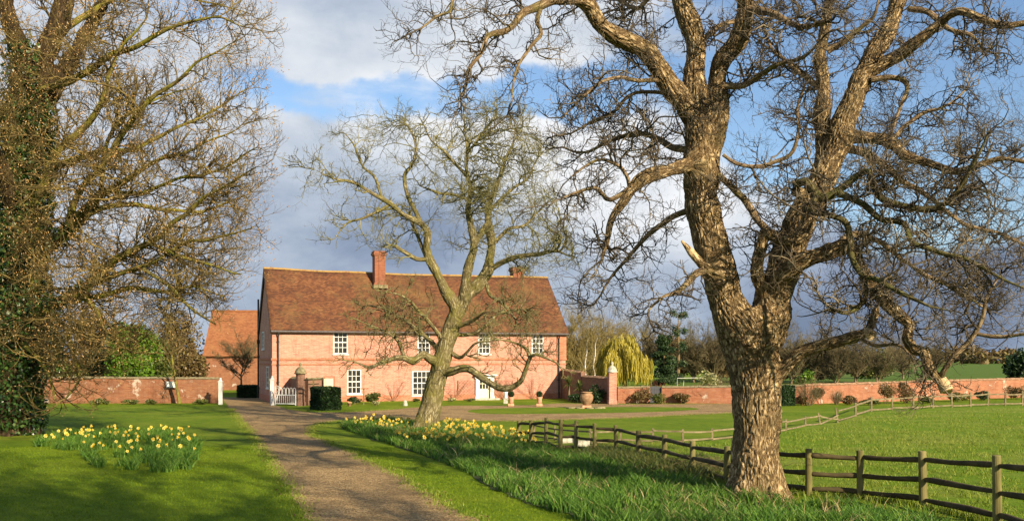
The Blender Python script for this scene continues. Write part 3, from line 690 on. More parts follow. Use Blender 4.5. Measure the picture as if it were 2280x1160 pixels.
for i in range(len(PO)-1):
    (a, ha), (b, hb) = PO[i], PO[i+1]
    for k, fr in enumerate((.84, .47, .13)):
        p, q = a-fo, b-fo; p = p+Vector((0, 0, ha*fr+R.uniform(-.02, .02))); q = q+Vector((0, 0, hb*fr+R.uniform(-.02, .02)))
        n = 9; pts = []; rs = []; ph = R.uniform(0, 6)
        for j in range(n):
            t = j/(n-1); w = p.lerp(q, t); w += Vector((R.uniform(-.008, .008), R.uniform(-.008, .008), .009*math.sin(t*math.pi*1.6+ph)+R.uniform(-.004, .004)))
            pts.append(w); rs.append(((.046 if i < 7 else .058)+.008*math.sin(t*5+ph))*(.7 if j in (0, n-1) else 1))
        m = MB(); m.tube(pts, rs, 7)
        m.build('rail', M['rail'], fe, smooth=True)
far = [(1190, 940, 974), (1236, 947, 980), (1314, 953, 989), (1381, 953, 983), (1453, 953, 984), (1520.6, 955, 985), (1586, 953, 980), (1668, 944, 971), (1750, 932, 959), (1793, 926.6, 948), (1827, 919, 945), (1866, 907, 941), (1905.6, 896, 927),
       (1940, 882, 916), (1986, 880, 913), (2033.5, 877, 912), (2077, 874.5, 908), (2119.5, 874, 907), (2161, 873, 905), (2199.6, 871, 903), (2238, 871, 903), (2276, 870, 902.5), (2330, 869, 902), (2390, 868, 901.5)]
ff = empty('paddock_fence', G(1940, 916), 0, 'far pale two rail paddock fence of weathered wood with one broken bay', 'fence'); fo = ff.location; PO = []
for px, t, b in far:
    g = Vector(G(px, b)); PO.append((g, (b-t)/F*g.y))
for i, (g, h) in enumerate(PO):
    m = MB(); q = g-fo; lean = {10: -.22, 11: -.16}.get(i, R.uniform(-.03, .03)); s = .06 if g.y < 50 else .075
    m.bar(q+Vector((0, 0, -.05)), q+Vector((lean*h, 0, h)), s*1.2, s*1.2, (0, 1, 0)); m.build('post', M['greywood'], ff)
for i in range(len(PO)-1):
    (a, ha), (b, hb) = PO[i], PO[i+1]
    fr = ((.8, .8), (.14, .14)) if i != 10 else ((.72, .2), (.1, .55))
    for u, v in fr:
        m = MB(); p = a-fo+Vector((0, -.05, ha*u+R.uniform(-.03, .03))); q = b-fo+Vector((0, -.05, hb*v+R.uniform(-.03, .03))); mid_ = (p+q)/2+Vector((0, 0, -.015))
        hh = .085 if a.y > 50 else .06
        m.bar(p, mid_, .03, hh); m.bar(mid_, q, .03, hh); m.build('rail', M['greywood'], ff)

# ---------------------------------------------------------------- foliage helpers
def leaf_obj(name, mat, pts, size, parent=None, aspect=1.6, flat=0.):
    V, Q = leaves(np.asarray(pts), size, NR, flat, aspect); return fast(name, V, Q, M[mat], parent)
def clumpy(n, c, rr, k=14, cs=.42, shell=.55):
    """leaf positions gathered into k lumps spread over an ellipsoid"""
    c = np.array(c, float); rr = np.array(rr, float)
    cen = blob_points(k, c, rr*.72, NR, .45); w = NR.rand(k)+.4; w /= w.sum(); out = []
    for i in range(k):
        out.append(blob_points(max(4, int(n*w[i])), cen[i], rr*cs*(.7+.6*NR.rand()), NR, shell))
    return np.concatenate(out)
def shrub(px, py, w, h, mat, label, Y=None, n=700, size=.09, cat='shrub', group=None, twig=None, name='shrub', lumps=11):
    """px,py: where it meets the ground; w,h in picture pixels at its own distance"""
    g = G(px, py) if Y is None else P(px, HY, Y)[:2]+(0,); s = g[1]/F; W, H = w*s/2, h*s
    o = empty(name, g, 0, label, cat, group)
    p = clumpy(n, (0, 0, H*.52), (W, W*.8, H*.5), lumps); p[:, 2] = np.abs(p[:, 2])+.01
    leaf_obj('foliage', mat, p, size, o)
    T = {0: [], 1: []}; T = [[], []]; rng = random.Random(int(px*7+py))
    pr = [dict(L=H*.9, n=4, wig=.16, up=.06, r=.012, kpm=5/max(H, .3), ang=(.4, .9), t0=.3), dict(L=H*.35, n=3, wig=.2, up=.04, r=.006, kpm=0, ang=(.4, .9))]
    for k in range(9): grow(T, (rng.uniform(-.3, .3)*W, rng.uniform(-.3, .3)*W, 0), unit(rng.gauss(0, .45), rng.gauss(0, .45), 1), H*.9, .012, 0, pr, rng)
    build_tubes('stems', [(T[0], 4), (T[1], 3)], M[twig or 'twig_bg'], o)
    return o
def twigbush(px, py, w, h, mat, label, Y=None, n=40, cat='shrub', name='bare_shrub', group=None, r=.011):
    g = G(px, py) if Y is None else P(px, HY, Y)[:2]+(0,); s = g[1]/F; W, H = w*s/2, h*s; rng = random.Random(int(px*3+py)); T = [[], [], []]
    pr = [dict(L=H, n=5, wig=.13, up=.03, r=r, kpm=6/max(.4, H), ang=(.3, .8), t0=.2), dict(L=H*.42, n=4, wig=.2, up=.04, r=r*.7, kpm=6/max(.4, H), ang=(.4, .9)), dict(L=H*.2, n=3, wig=.2, up=.03, r=r*.5, kpm=0, ang=(.4, .9))]
    for k in range(n):
        a = rng.uniform(0, 6.28); sp = rng.uniform(.1, 1)
        grow(T, (math.cos(a)*W*.2, math.sin(a)*W*.2, 0), unit(math.cos(a)*sp*W/H*1.3, math.sin(a)*sp*W/H*1.3, 1), H*rng.uniform(.75, 1.05)*(1-.15*sp), r, 0, pr, rng)
    o = build_tubes(name, [(T[0], 4), (T[1], 3), (T[2], 3)], M[mat]); o.location = g
    return tag(o, label, cat, group)
def hedge(px0, py0, w, d, h, rz, label, n=9000, name='yew_hedge'):
    g = G(px0, py0); o = empty(name, g, rz, label, 'hedge')
    m = MB(); m.box(.04, w-.04, .04, d-.04, 0, h-.04); m.build('core', M['yewcore'], o)
    A = [w*h, w*h, d*h, d*h, w*d]; tot = sum(A); out = []
    for k, a in enumerate(A):
        q = int(n*a/tot); u, v = NR.rand(q), NR.rand(q); j = NR.randn(q)*.022
        j = j+.03*np.sin(u*9+k)*np.sin(v*7)
        if k == 0: p = np.stack([u*w, j, v*h], 1)
        elif k == 1: p = np.stack([u*w, d+j, v*h], 1)
        elif k == 2: p = np.stack([j, u*d, v*h], 1)
        elif k == 3: p = np.stack([w+j, u*d, v*h], 1)
        else: p = np.stack([u*w, v*d, h+j], 1)
        out.append(p)
    leaf_obj('foliage', 'yew', np.concatenate(out), .06, o, 2.0); return o
hg = G(716, 914)
hedge(716, 914, 1.2, 1.75, 1.32, rad(33), 'clipped dark yew hedge block beside the white gate')
hedge(1744, 904, .95, .9, 1.28, rad(25), 'clipped dark yew block right of the big trunk', 5000)
hedge(528, 886, 1.5, 1.2, .95, rad(8), 'low dark clipped hedge beyond the gateway', 4000)

# ---------------------------------------------------------------- planting about the house and walls
shrub(836, 899, 48, 26, 'shrub', 'rounded olive green shrub under the house wall left of the leaning tree', n=1400, size=.07)
shrub(790, 900, 36, 18, 'yew', 'small dark green shrub under the lower left sash window', n=800, size=.07, twig='twig_green')
shrub(755, 906, 20, 15, 'yew', 'small dark shrub at the right foot of the cream door', n=400, size=.06)
shrub(838, 903, 22, 12, 'cream_leaf', 'little grey green plant in front of the rounded olive shrub', n=300, size=.05)
for px, lab in ((1005, 'tuft of pale daffodils against the house between trunk and trellis'), (1045, 'green tuft of bulbs below the left trellis'), (925, 'low green tuft below the four pane wide window')):
    shrub(px, 894, 26, 9, 'cream_leaf' if px == 1005 else 'shrub', lab, n=260, size=.06, cat='plant', name='plant')
# bare climbers fanned on the house wall
def climber(px, w, h, label, seed):
    x = hx(px); g = hworld(x, -.14); s = g[1]/F; W, H = w*s/2, h*s; rng = random.Random(seed); T = [[], [], []]
    pr = [dict(L=H, n=7, wig=.12, up=.02, r=.016, kpm=2.2, ang=(.4, 1.0), t0=.2), dict(L=H*.35, n=4, wig=.22, up=.06, r=.01, kpm=2.5, ang=(.4, 1.1)), dict(L=H*.15, n=3, wig=.2, up=.03, r=.007, kpm=0, ang=(.4, .9))]
    for k in range(9):
        a = -1.2+2.4*k/8+rng.uniform(-.1, .1); grow(T, (0, 0, .02), (math.sin(a), 0, math.cos(a)+.05), H*rng.uniform(.8, 1.1)*(1-.1*abs(a)+.35*abs(math.sin(a))*(W/H-.6)), .016, 0, pr, rng)
    T = [[([(p[0], max(-.1, min(.1, p[1]*.12)), max(p[2], .01)) for p in l[0]], l[1]) for l in t] for t in T]
    o = build_tubes('wall_climber', [(T[0], 5), (T[1], 4), (T[2], 3)], M['trellis']); o.location = g; o.rotation_euler = (0, 0, HA); tag(o, label, 'climber')
climber(876, 90, 46, 'fan of bare climber stems left of the wide sash window', 3)
climber(1010, 44, 60, 'bare climber stems behind the leaning trunk on the house wall', 4)
climber(1185, 80, 55, 'bare climber spreading right of the front door trellis', 5)
climber(1120, 40, 48, 'bare climber tangled over the right hand trellis', 6)
# spiky yuccas by the shaded wall
def yucca(px, py, n, s, label, hh):
    g = G(px, py); o = empty('yucca', g, 0, label, 'yucca'); m = MB(); m.tube([(0, 0, 0), (.03, 0, hh*.5), (0, .02, hh)], [.09, .07, .06], 7); m.build('stem', M['bark_limb'], o); V = []; Q = []
    for k in range(n):
        a = NR.rand()*6.283; e = NR.uniform(-.5, 1.4); L = s*NR.uniform(.75, 1.1); d = np.array([math.cos(a)*math.cos(e), math.sin(a)*math.cos(e), math.sin(e)]); w = np.array([-math.sin(a), math.cos(a), 0])*.035
        b0 = np.array([0, 0, hh]); p1 = b0+d*L*.5; p2 = b0+d*L+np.array([0, 0, -.12*L]); i = len(V)
        V += [b0-w*.6, b0+w*.6, p1+w, p1-w, p2+w*.1, p2-w*.1]; Q += [(i, i+1, i+2, i+3), (i+3, i+2, i+4, i+5)]
    fast('foliage', V, Q, M['shrub'], o)
yucca(1266, 893, 90, .75, 'spiky yucca beside the right corner of the house', 1.25); yucca(1290, 896, 80, .7, 'lower spiky yucca by the shaded brick wall', 1.05)
shrub(1278, 896, 46, 22, 'yew', 'dark shrub at the foot of the yuccas', n=900, size=.09)
shrub(1325, 898, 46, 40, 'yew', 'dark evergreen bush in front of the shaded wall left of the slim pier', n=1500, size=.08)
# bushes along the long wall
LW = [(1393, 897, 44, 34, 'twig_red', 'shrub_brown', 'reddish brown bush just right of the slim brick pier'), (1432, 898, 44, 32, 'twig_red', 'shrub_brown', 'brownish red bush left of the grey garden door'),
      (1470, 899, 40, 20, 'twig_green', 'shrub', 'low green bush below the grey garden door'), (1519, 898, 38, 25, 'twig_red', 'shrub_brown', 'rusty round bush on the wall left of the big trunk'),
      (1788, 903, 24, 20, 'twig_red', 'shrub_brown', 'small russet bush next to the right yew block'), (1826, 901, 28, 38, 'twig_red', 'shrub_brown', 'tall narrow russet bush against the right wall'),
      (1890, 901, 34, 18, 'twig_red', 'shrub_brown', 'low orange bush midway along the right wall'),
      (1978, 899, 44, 46, 'twig_bg', 'shrub_brown', 'dark brown bush rising above the right wall coping'), (2020, 898, 52, 48, 'twig_bg', 'shrub_brown', 'wide dark brown bush beside the lowest walnut branch end'),
      (2130, 894, 46, 20, 'twig_bg', 'shrub', 'low dark green bush right of the pale wall patch'), (2185, 892, 30, 22, 'twig_bg', 'yew', 'small dark evergreen bush against the far right wall'), (2262, 889, 40, 32, 'twig_bg', 'shrub_brown', 'brown bush at the far right end of the wall'),
      (1940, 902, 40, 12, 'twig_green', 'shrub', 'ground hugging green plant at the paddock fence corner'), (2060, 898, 38, 14, 'twig_green', 'shrub', 'low green plant before the pale wall patch')]
for px, py, w, h, tw, mt, lab in LW: shrub(px, py, w*1.25, h*1.12, mt, lab, n=1500, size=.065, twig=tw)
twigbush(1862, 901, 26, 34, 'twig_bg', 'pale bare fan shaped shrub on the right wall'); twigbush(1458, 895, 30, 44, 'twig_red', 'red stemmed bare shrub by the grey garden door', n=30)
twigbush(1556, 897, 70, 44, 'twig_red', 'bare climber leaning on the wall left of the big trunk', n=16); twigbush(1610, 893, 50, 60, 'twig_bg', 'tangled bare shrub over the wall just left of the big trunk')
shrub(1574, 0, 70, 62, 'cream_leaf', 'cream variegated bush showing over the wall', Y=74, n=1500, size=.1, twig='twig_green')
shrub(1797, 0, 60, 68, 'evergreen', 'bright green laurel behind the wall right of the big trunk', Y=72, n=1800, size=.14)
twigbush(1800, 903, 62, 62, 'twig_bg', 'arching greyish bush over the right yew block', n=60)
# left wall planting
twigbush(376, 897, 56, 46, 'twig_bg', 'bare espalier bush below the white sign board', n=26)
for px, w, lab in ((225, 60, 'green clump of leaves at the foot of the left wall'), (292, 46, 'second green leafy clump along the left wall'), (336, 34, 'leafy clump left of the young tree'), (450, 40, 'small leaf clump near the left gate post')):
    shrub(px, 900, w, 13, 'shrub', lab, n=420, size=.08, cat='plant', name='plant')

# ---------------------------------------------------------------- pots and ornaments
def topiary(px, label):
    g = G(px, 903.5); o = empty('topiary_pot', g, 0, label, 'potted plant'); m = MB(); m.box(-.19, .19, -.19, .19, 0, .16); m.build('plinth', M['terracotta'], o)
    m = MB(); m.lathe([(.11, .16), (.15, .2), (.16, .45), (.2, .52), (.21, .58), (.17, .58), (.15, .5)], 16); m.build('pot', M['terracotta'], o, smooth=True)
    m = MB(); m.lathe([(.02, .5), (.02, .62)], 6); m.build('stem', M['bark_limb'], o); p = blob_points(900, (0, 0, .76), (.19, .19, .19), NR, .9); leaf_obj('topiary_ball', 'yew', p, .05, o)
topiary(1138, 'terracotta pot with round clipped ball, left of the pair by the front door'); topiary(1201, 'terracotta pot with round clipped ball, right of the pair')
g = G(1306, 909); o = empty('terracotta_urn', g, 0, 'large ribbed terracotta jar on the island lawn of the drive', 'urn'); m = MB()
prof = [(.2, 0), (.24, .03), (.25, .14), (.21, .2)]; m.box(-.27, .27, -.27, .27, 0, .2); m.build('base', M['terracotta'], o)
prof = [(.2, .2), (.22, .24)]+[(.235+.175*math.sin(min(1, (k/15))*2.45)+(.008 if k % 3 == 0 else 0), .26+.62*k/15) for k in range(16)]+[(.3, .9), (.31, .95), (.36, .97), (.36, 1.01), (.3, 1.01), (.27, .93)]
m = MB(); m.lathe(prof, 24); m.build('jar', M['terracotta_old'], o, smooth=True)
for k in range(9):
    a = k*.7; m = MB(); w = .16+.1*R.random()
    m.lathe([(w, -.03), (w, .05), (w*.8, .08+.04*R.random())], 6); s_ = m.build('stone', M['stone_moss'], None, (g[0]+math.cos(a)*(.55+.5*R.random()), g[1]+math.sin(a)*.4, 0)); s_.scale = (1.4, 1, 1); tag(s_, 'flat mossy stone in the ring round the terracotta jar', 'stone', 'stones round the jar')
g = G(1126, 898); o = empty('garden_statue', g, 0, 'small white stone figure on a pedestal between door and topiary pots', 'statue'); m = MB(); m.box(-.14, .14, -.14, .14, 0, .3); m.box(-.17, .17, -.17, .17, .3, .35); m.build('pedestal', M['stone'], o)
m = MB(); m.lathe([(.1, .35), (.13, .42), (.1, .55), (.12, .7), (.14, .8), (.06, .86), (.05, .88), (.075, .93), (.075, .99), (.02, 1.03)], 12); m.build('figure', M['white'], o, smooth=True)
g = G(778, 904); o = empty('plant_pot', g, 0, 'small terracotta flowerpot on the grass under the left window', 'pot'); m = MB(); m.lathe([(.1, 0), (.14, .2), (.16, .2), (.165, .26), (.13, .26), (.12, .2)], 14); m.build('pot', M['terracotta'], o, smooth=True); m = MB(); m.lathe([(.12, .19), (.12, .22)], 12); m.build('soil', M['soil'], o)
g = G(810, 901); o = empty('bird_table', g, 0, 'thin wooden T shaped post standing before the left window', 'bird table'); m = MB(); m.bar((0, 0, 0), (0, 0, 1.05), .06, .06, (0, 1, 0)); m.build('post', M['post'], o); m = MB(); m.box(-.3, .3, -.12, .12, 1.05, 1.09); m.build('table', M['post'], o)
g = G(902, 903); m = MB(); m.lathe([(.16, 0), (.15, .15), (.11, .3), (.04, .36)], 9); o = m.build('staddle_stone', M['stone'], None, g); tag(o, 'small pale stone on the lawn edge left of the leaning trunk', 'stone')
# dark cross-armed wooden post behind the hedge
g = P(698, 800, 62.5); o = empty('wooden_frame', (g[0], g[1], 0), 0, 'weathered wooden crossbar frame behind the yew hedge', 'frame'); m = MB(); m.bar((0, 0, 0), (0, 0, 1.75), .09, .09, (0, 1, 0)); m.build('post', M['post'], o); m = MB(); m.bar((-.62, 0, 1.7), (.62, 0, 1.74), .07, .09); m.bar((-.36, 0, 1.42), (.36, 0, 1.45), .06, .07); m.build('crossbar', M['rail'], o)
# white trough and tree stump by the near fence
def lump(name, loc, sx, sy, sz, mat, label, cat, seed=1):
    m = MB(); n = 12; V = []
    for j in range(7):
        e = math.pi*j/6/2
        for k in range(n):
            a = 6.2832*k/n; w = 1+.28*noise.noise(Vector((math.cos(a)*1.3+seed, math.sin(a)*1.3, j*.5))); V.append((sx*w*math.cos(a)*math.cos(e), sy*w*math.sin(a)*math.cos(e), sz*math.sin(e)*(1+.15*noise.noise(Vector((a, j, seed))))))
    m.add(V, [(j*n+k, j*n+(k+1) % n, (j+1)*n+(k+1) % n, (j+1)*n+k) for j in range(6) for k in range(n)]); o = m.build(name, M[mat], None, loc, smooth=False); return tag(o, label, cat)
for px, py, w, lab in ((1262, 982, .62, 'white water trough left of the stump by the near fence'), (1296, 1000, .45, 'smaller white trough beside the stump')):
    Y = 35.5 if w > .6 else 34; x = (px-CX)/F*Y; o = empty('water_trough', (x, Y, 0), .3, lab, 'trough'); m = MB()
    m.box(-w/2, w/2, -.16, -.13, 0, .2); m.box(-w/2, w/2, .13, .16, 0, .2); m.box(-w/2, -w/2+.03, -.13, .13, 0, .2); m.box(w/2-.03, w/2, -.13, .13, 0, .2); m.box(-w/2+.03, w/2-.03, -.13, .13, 0, .05); m.build('basin', M['stone'], o)
lump('tree_stump', (P(1318, 800, 32.3)[0], 32.3, 0), .16, .16, .2, 'bark_limb', 'low grey brown stump below the near fence', 'stump', 3)
# brush heap behind the near fence left of the trunk
T = [[]]; rng = random.Random(5)
for k in range(260):
    a = rng.uniform(0, 6.28); p = (rng.gauss(0, .55), rng.gauss(0, .4), rng.uniform(.02, .3)*(1-.0)); grow(T, p, unit(math.cos(a), math.sin(a), rng.uniform(-.1, .5)), rng.uniform(.3, .8), .008, 0, [dict(L=1, n=4, wig=.2, up=0, r=.01, kpm=0, ang=(0, 1))], rng)
o = build_tubes('brushwood_heap', [(T[0], 4)], M['twig_bg']); o.location = (P(1590, 800, 26)[0], 26.2, 0); tag(o, 'heap of cut brushwood behind the near fence left of the big trunk', 'brushwood')
o = empty('goal_frame', P(1527, 800, 92)[:2]+(0,), 0, 'white metal frame standing beyond the wall by the dark conifer', 'frame'); m = MB()
m.tube([(-.8, 0, 0), (-.8, 0, 1.25), (2.2, 0, 1.3), (2.2, 0, 0)], .025, 6); m.build('frame', M['white'], o); m = MB(); m.tube([(-.1, 1, 0), (-.1, .5, 1.0)], .025, 6); m.build('brace', M['white'], o)

# ---------------------------------------------------------------- trees beyond the walls
def bare_tree(name, H, seed, twig, label=None, loc=(0, 0, 0), trunk_mat='bark_limb', spread=.55, cat='tree', group=None, r0=None, t0=.12, dens=1., tw=1., stems=1, lev=3):
    rng = random.Random(seed); o = empty(name, loc, 0, label, cat, group); T = [[], [], [], []]; main = []
    pr = [dict(L=H*.42*spread*2, n=6, wig=.13, up=.07, r=.05*tw, kpm=9/H*dens*1.6, ang=(.4, .9), t0=.15), dict(L=H*.17, n=5, wig=.18, up=.05, r=.02*tw, kpm=26/H*dens, ang=(.4, 1.)), dict(L=H*.075, n=4, wig=.2, up=.04, r=.011*tw, kpm=30/H*dens, ang=(.4, 1.)), dict(L=H*.035, n=3, wig=.2, up=.03, r=.008*tw, kpm=0, ang=(.4, 1.))][:lev+1]
    for k in range(stems):
        r = r0 or H*.022; d = (rng.gauss(0, .12)+(.35*(k-(stems-1)/2) if stems > 1 else 0), rng.gauss(0, .12)); L = H*.86*rng.uniform(.85, 1.05)
        pts = [(0+.1*k, 0, 0, r*1.35)]+[(.1*k+d[0]*L*t+rng.gauss(0, .012)*H, d[1]*L*t+rng.gauss(0, .012)*H, L*t, r*(1-.85*t)) for t in (.12, .3, .5, .7, .88, 1)]
        ln = smooth_line(pts, H*.04); main.append(([tuple(q[:3]) for q in ln], [q[3] for q in ln]))
        grow_on(T, ln, pr, rng, 22/H*dens, t0, (.5, 1.15), .12, rk=.6)
    build_tubes('trunk', [([l], 8) for l in main], M[trunk_mat], o); build_tubes('crown', [(T[0], 5)]+[(t, 3) for t in T[1:] if t], M[twig], o); return o
def at(px, Y): return P(px, HY, Y)[:2]+(0,)
# willow: hanging yellow strands
def willow(px, Y, w, h, label):
    s = Y/F; W, H = w*s/2, h*s; o = empty('weeping_willow', at(px, Y), 0, label, 'tree'); m = MB(); m.tube([(0, 0, 0), (.1, 0, H*.35), (-.05, .1, H*.7)], [.22, .16, .06], 8); m.build('trunk', M['bark_lean'], o)
    V = []; Q = []; rng = random.Random(3)
    for k in range(11500):
        a = rng.uniform(0, 6.283); rr = math.sqrt(rng.random()); lump_ = .84+.34*noise.noise(Vector((math.cos(a)*2, math.sin(a)*2, rr*2)))
        x, y = W*rr*math.cos(a)*lump_, W*rr*math.sin(a)*lump_; top = H*(1-.42*rr**2.2)*(.5+.5*lump_)*rng.uniform(.35, 1.)**.6+rng.uniform(-.1, .1); L = rng.uniform(.3, 1.0); z = top; dx, dy = .12*math.cos(a), .12*math.sin(a); wdt = rng.uniform(.014, .034); wa = rng.uniform(0, 3.14); n = 4; i = len(V)
        for j in range(n+1):
            t = j/n; zz = max(.05, z-L*t); xx = x+dx*math.sin(t*2)+rng.gauss(0, .025); yy = y+dy*math.sin(t*2); V += [(xx-wdt*math.cos(wa), yy-wdt*math.sin(wa), zz), (xx+wdt*math.cos(wa), yy+wdt*math.sin(wa), zz)]
        Q += [(i+2*j, i+2*j+1, i+2*j+3, i+2*j+2) for j in range(n)]
    fast('crown', V, Q, M['willow'], o)
willow(1390, 86, 132, 136, 'yellow weeping willow behind the low wall')
# conifer: clumps on tiers
def conifer(px, Y, w, h, label, mat='conifer', tiers=9, n=5200, top=.25):
    s = Y/F; W, H = w*s/2, h*s; o = empty('conifer', at(px, Y), 0, label, 'tree'); m = MB(); m.tube([(0, 0, 0), (.05, 0, H*.5), (0, 0, H*.97)], [H*.025, H*.018, .03], 8); m.build('trunk', M['bark_limb'], o); pts = []
    for i in range(tiers):
        t = i/(tiers-1); z = H*(.08+.88*t); r = W*(1-(1-top)*t)
        for k in range(6):
            a = R.uniform(0, 6.28); d = r*R.uniform(.25, .75); pts.append(blob_points(int(n/tiers/6), (math.cos(a)*d, math.sin(a)*d, z+R.uniform(-.05, .05)*H), (r*.5, r*.5, H*.055), NR, .2))
    leaf_obj('crown', mat, np.concatenate(pts), .10, o, 2.4)
conifer(1478, 112, 66, 112, 'dark green conifer right of the yellow willow', n=22000, top=.55)
conifer(1510, 118, 50, 160, 'tall thin pine with bare lower trunk behind the dark conifer', tiers=5, n=3600, top=.9)
# silver birches and greenish scrub between house and willow
for px, Y, H, sd, lab in ((1300, 95, 6.2, 21, 'white stemmed birch nearest the house corner'), (1320, 92, 6.8, 22, 'white stemmed birch leaning right behind the shaded wall')):
    bare_tree('birch_tree', H, sd, 'twig_green', lab, at(px, Y), 'birch', .5, r0=.1, dens=.9, tw=1.2)
for px, Y, H, sd, lab in ((1278, 104, 7.0, 31, 'greenish bare tree showing just right of the house'), (1345, 108, 6.6, 32, 'greenish bare tree left of the willow')):
    bare_tree('bare_tree', H, sd, 'twig_green', lab, at(px, Y), 'bark_lean', .8, dens=1.7, tw=1.7, stems=3)
# hedgerow trees: three shapes, repeated
protos = [bare_tree('bare_tree', 7., 41+i, 'twig_bg', None, at(1545+i*40, 128), 'bark_limb', .85, dens=1.45, tw=2.0, stems=2+i % 2, t0=.05) for i in range(3)]
row = [(1430, 150, 1.05, 'faint bare tree above the yellow willow'), (1545, 128, .86, 'brown bare tree right of the pine'), (1590, 126, .9, 'brown bare tree second from the pine'), (1632, 130, .85, 'brown bare tree just left of the big trunk'),
       (1700, 128, 1.0, 'bare tree hidden mostly by the big trunk'), (1762, 120, .8, 'bare tree right behind the laurel'), (1812, 124, .82, 'bare brown tree over the wall right of the laurel'), (1860, 118, .74, 'bare brown tree under the sawn walnut limb'),
       (1905, 122, .84, 'bare brown tree right of the sawn walnut limb'), (1955, 116, .68, 'low bare tree left of the open green field'), (2010, 150, .85, 'bare field tree beside the lowest walnut limb'), (2085, 210, .8, 'small distant bare tree in the green field'), (1475, 140, 1.1, 'bare tree behind the dark conifer')]
for i, (px, Y, s, lab) in enumerate(row):
    o = protos[i % 3] if i < 3 else copy_tree(protos[i % 3]); o.location = at(px, Y); o.scale = (s, s, s); o.rotation_euler.z = i*1.7; tag(o, lab, 'tree', 'bare trees beyond the long wall')
for px, w, h, Y, lab in ((1520, 120, 105, 135, 'dark scrub thicket left of the big trunk'), (1605, 120, 95, 140, 'brown scrub thicket beside the big trunk'), (1830, 150, 90, 132, 'brown thicket over the wall right of the laurel'), (1925, 130, 80, 128, 'dark green brown thicket at the edge of the field'), (1740, 120, 84, 128, 'dull thicket between the yew block and the laurel'), (1300, 120, 120, 112, 'olive thicket beside the right end of the house')):
    shrub(px, 0, w, h, 'shrub_brown' if px not in (1925, 1300) else 'shrub' if px == 1925 else 'willow_bush', lab, Y=Y, n=9000, size=.22, cat='thicket', name='thicket', lumps=22)
# dark holm oak at the right edge
o = empty('evergreen_tree', at(2272, 84), 0, 'dark evergreen tree at the far right edge above the wall', 'tree'); m = MB(); m.tube([(0, 0, 0), (0, 0, 1.8)], [.2, .12], 8); m.build('trunk', M['bark_limb'], o); leaf_obj('crown', 'yew', np.concatenate([clumpy(5200, (0, 0, 2.1), (1.5, 1.4, 1.9), 26)]), .15, o)
# far woodland on the horizon
pts = []
for k in range(420):
    x = NR.uniform(-900, 1100); y = NR.uniform(620, 760)+40*math.sin(x*.01); h = NR.uniform(5, 11)*(1.25 if x > 250 else 1); pts.append(blob_points(110, (x, y, h*.45), (h*.8, h*.8, h*.6), NR, .3))
o = leaf_obj('far_woodland', 'shrub_brown', np.concatenate(pts), 2.2); tag(o, 'long belt of woodland on the far horizon', 'woodland', kind='stuff')
# evergreen mass, young tree and round tree on the left
o = empty('evergreen_hedge', at(292, 86), 0, 'tall bright green evergreen behind the left wall', 'hedge'); m = MB(); m.tube([(0, 0, 0), (0, 0, 4)], [.3, .15], 8); m.build('trunk', M['bark_limb'], o)
pp = clumpy(26000, (0, 0, 3.3), (2.7, 1.5, 3.3), 60, .33); leaf_obj('foliage', 'evergreen', pp, .17, o)
for px, Y, w, h, mt, lab in ((110, 90, 120, 210, 'yew', 'dark evergreen behind the ivied trunk'), (205, 95, 90, 200, 'shrub_brown', 'brown evergreen bush left of the bright green evergreen'), (395, 98, 110, 190, 'shrub_brown', 'dull brown bush between bright evergreen and barn'), (425, 92, 80, 110, 'shrub_brown', 'low brown bush in front of the left end of the barn'), (360, 90, 90, 120, 'shrub', 'low olive bush just right of the bright evergreen'), (240, 91, 120, 110, 'yew', 'low dark bush behind the left part of the wall')):
    shrub(px, 0, w, h, mt, lab, Y=Y, n=4200, size=.17, lumps=30, cat='bush', name='bush')
bare_tree('young_tree', 7.4, 61, 'twig_chest', 'young bare tree with yellowish stem in front of the left wall', at(400, 66.6), 'bark_chest', .42, r0=.11, t0=.22, dens=1.2, tw=1.)
bare_tree('round_tree', 3.9, 62, 'twig_bg', 'small round headed bare tree in front of the barn wall', at(535, 84), 'bark_limb', .85, r0=.11, t0=.3, dens=2.0, tw=1.1)
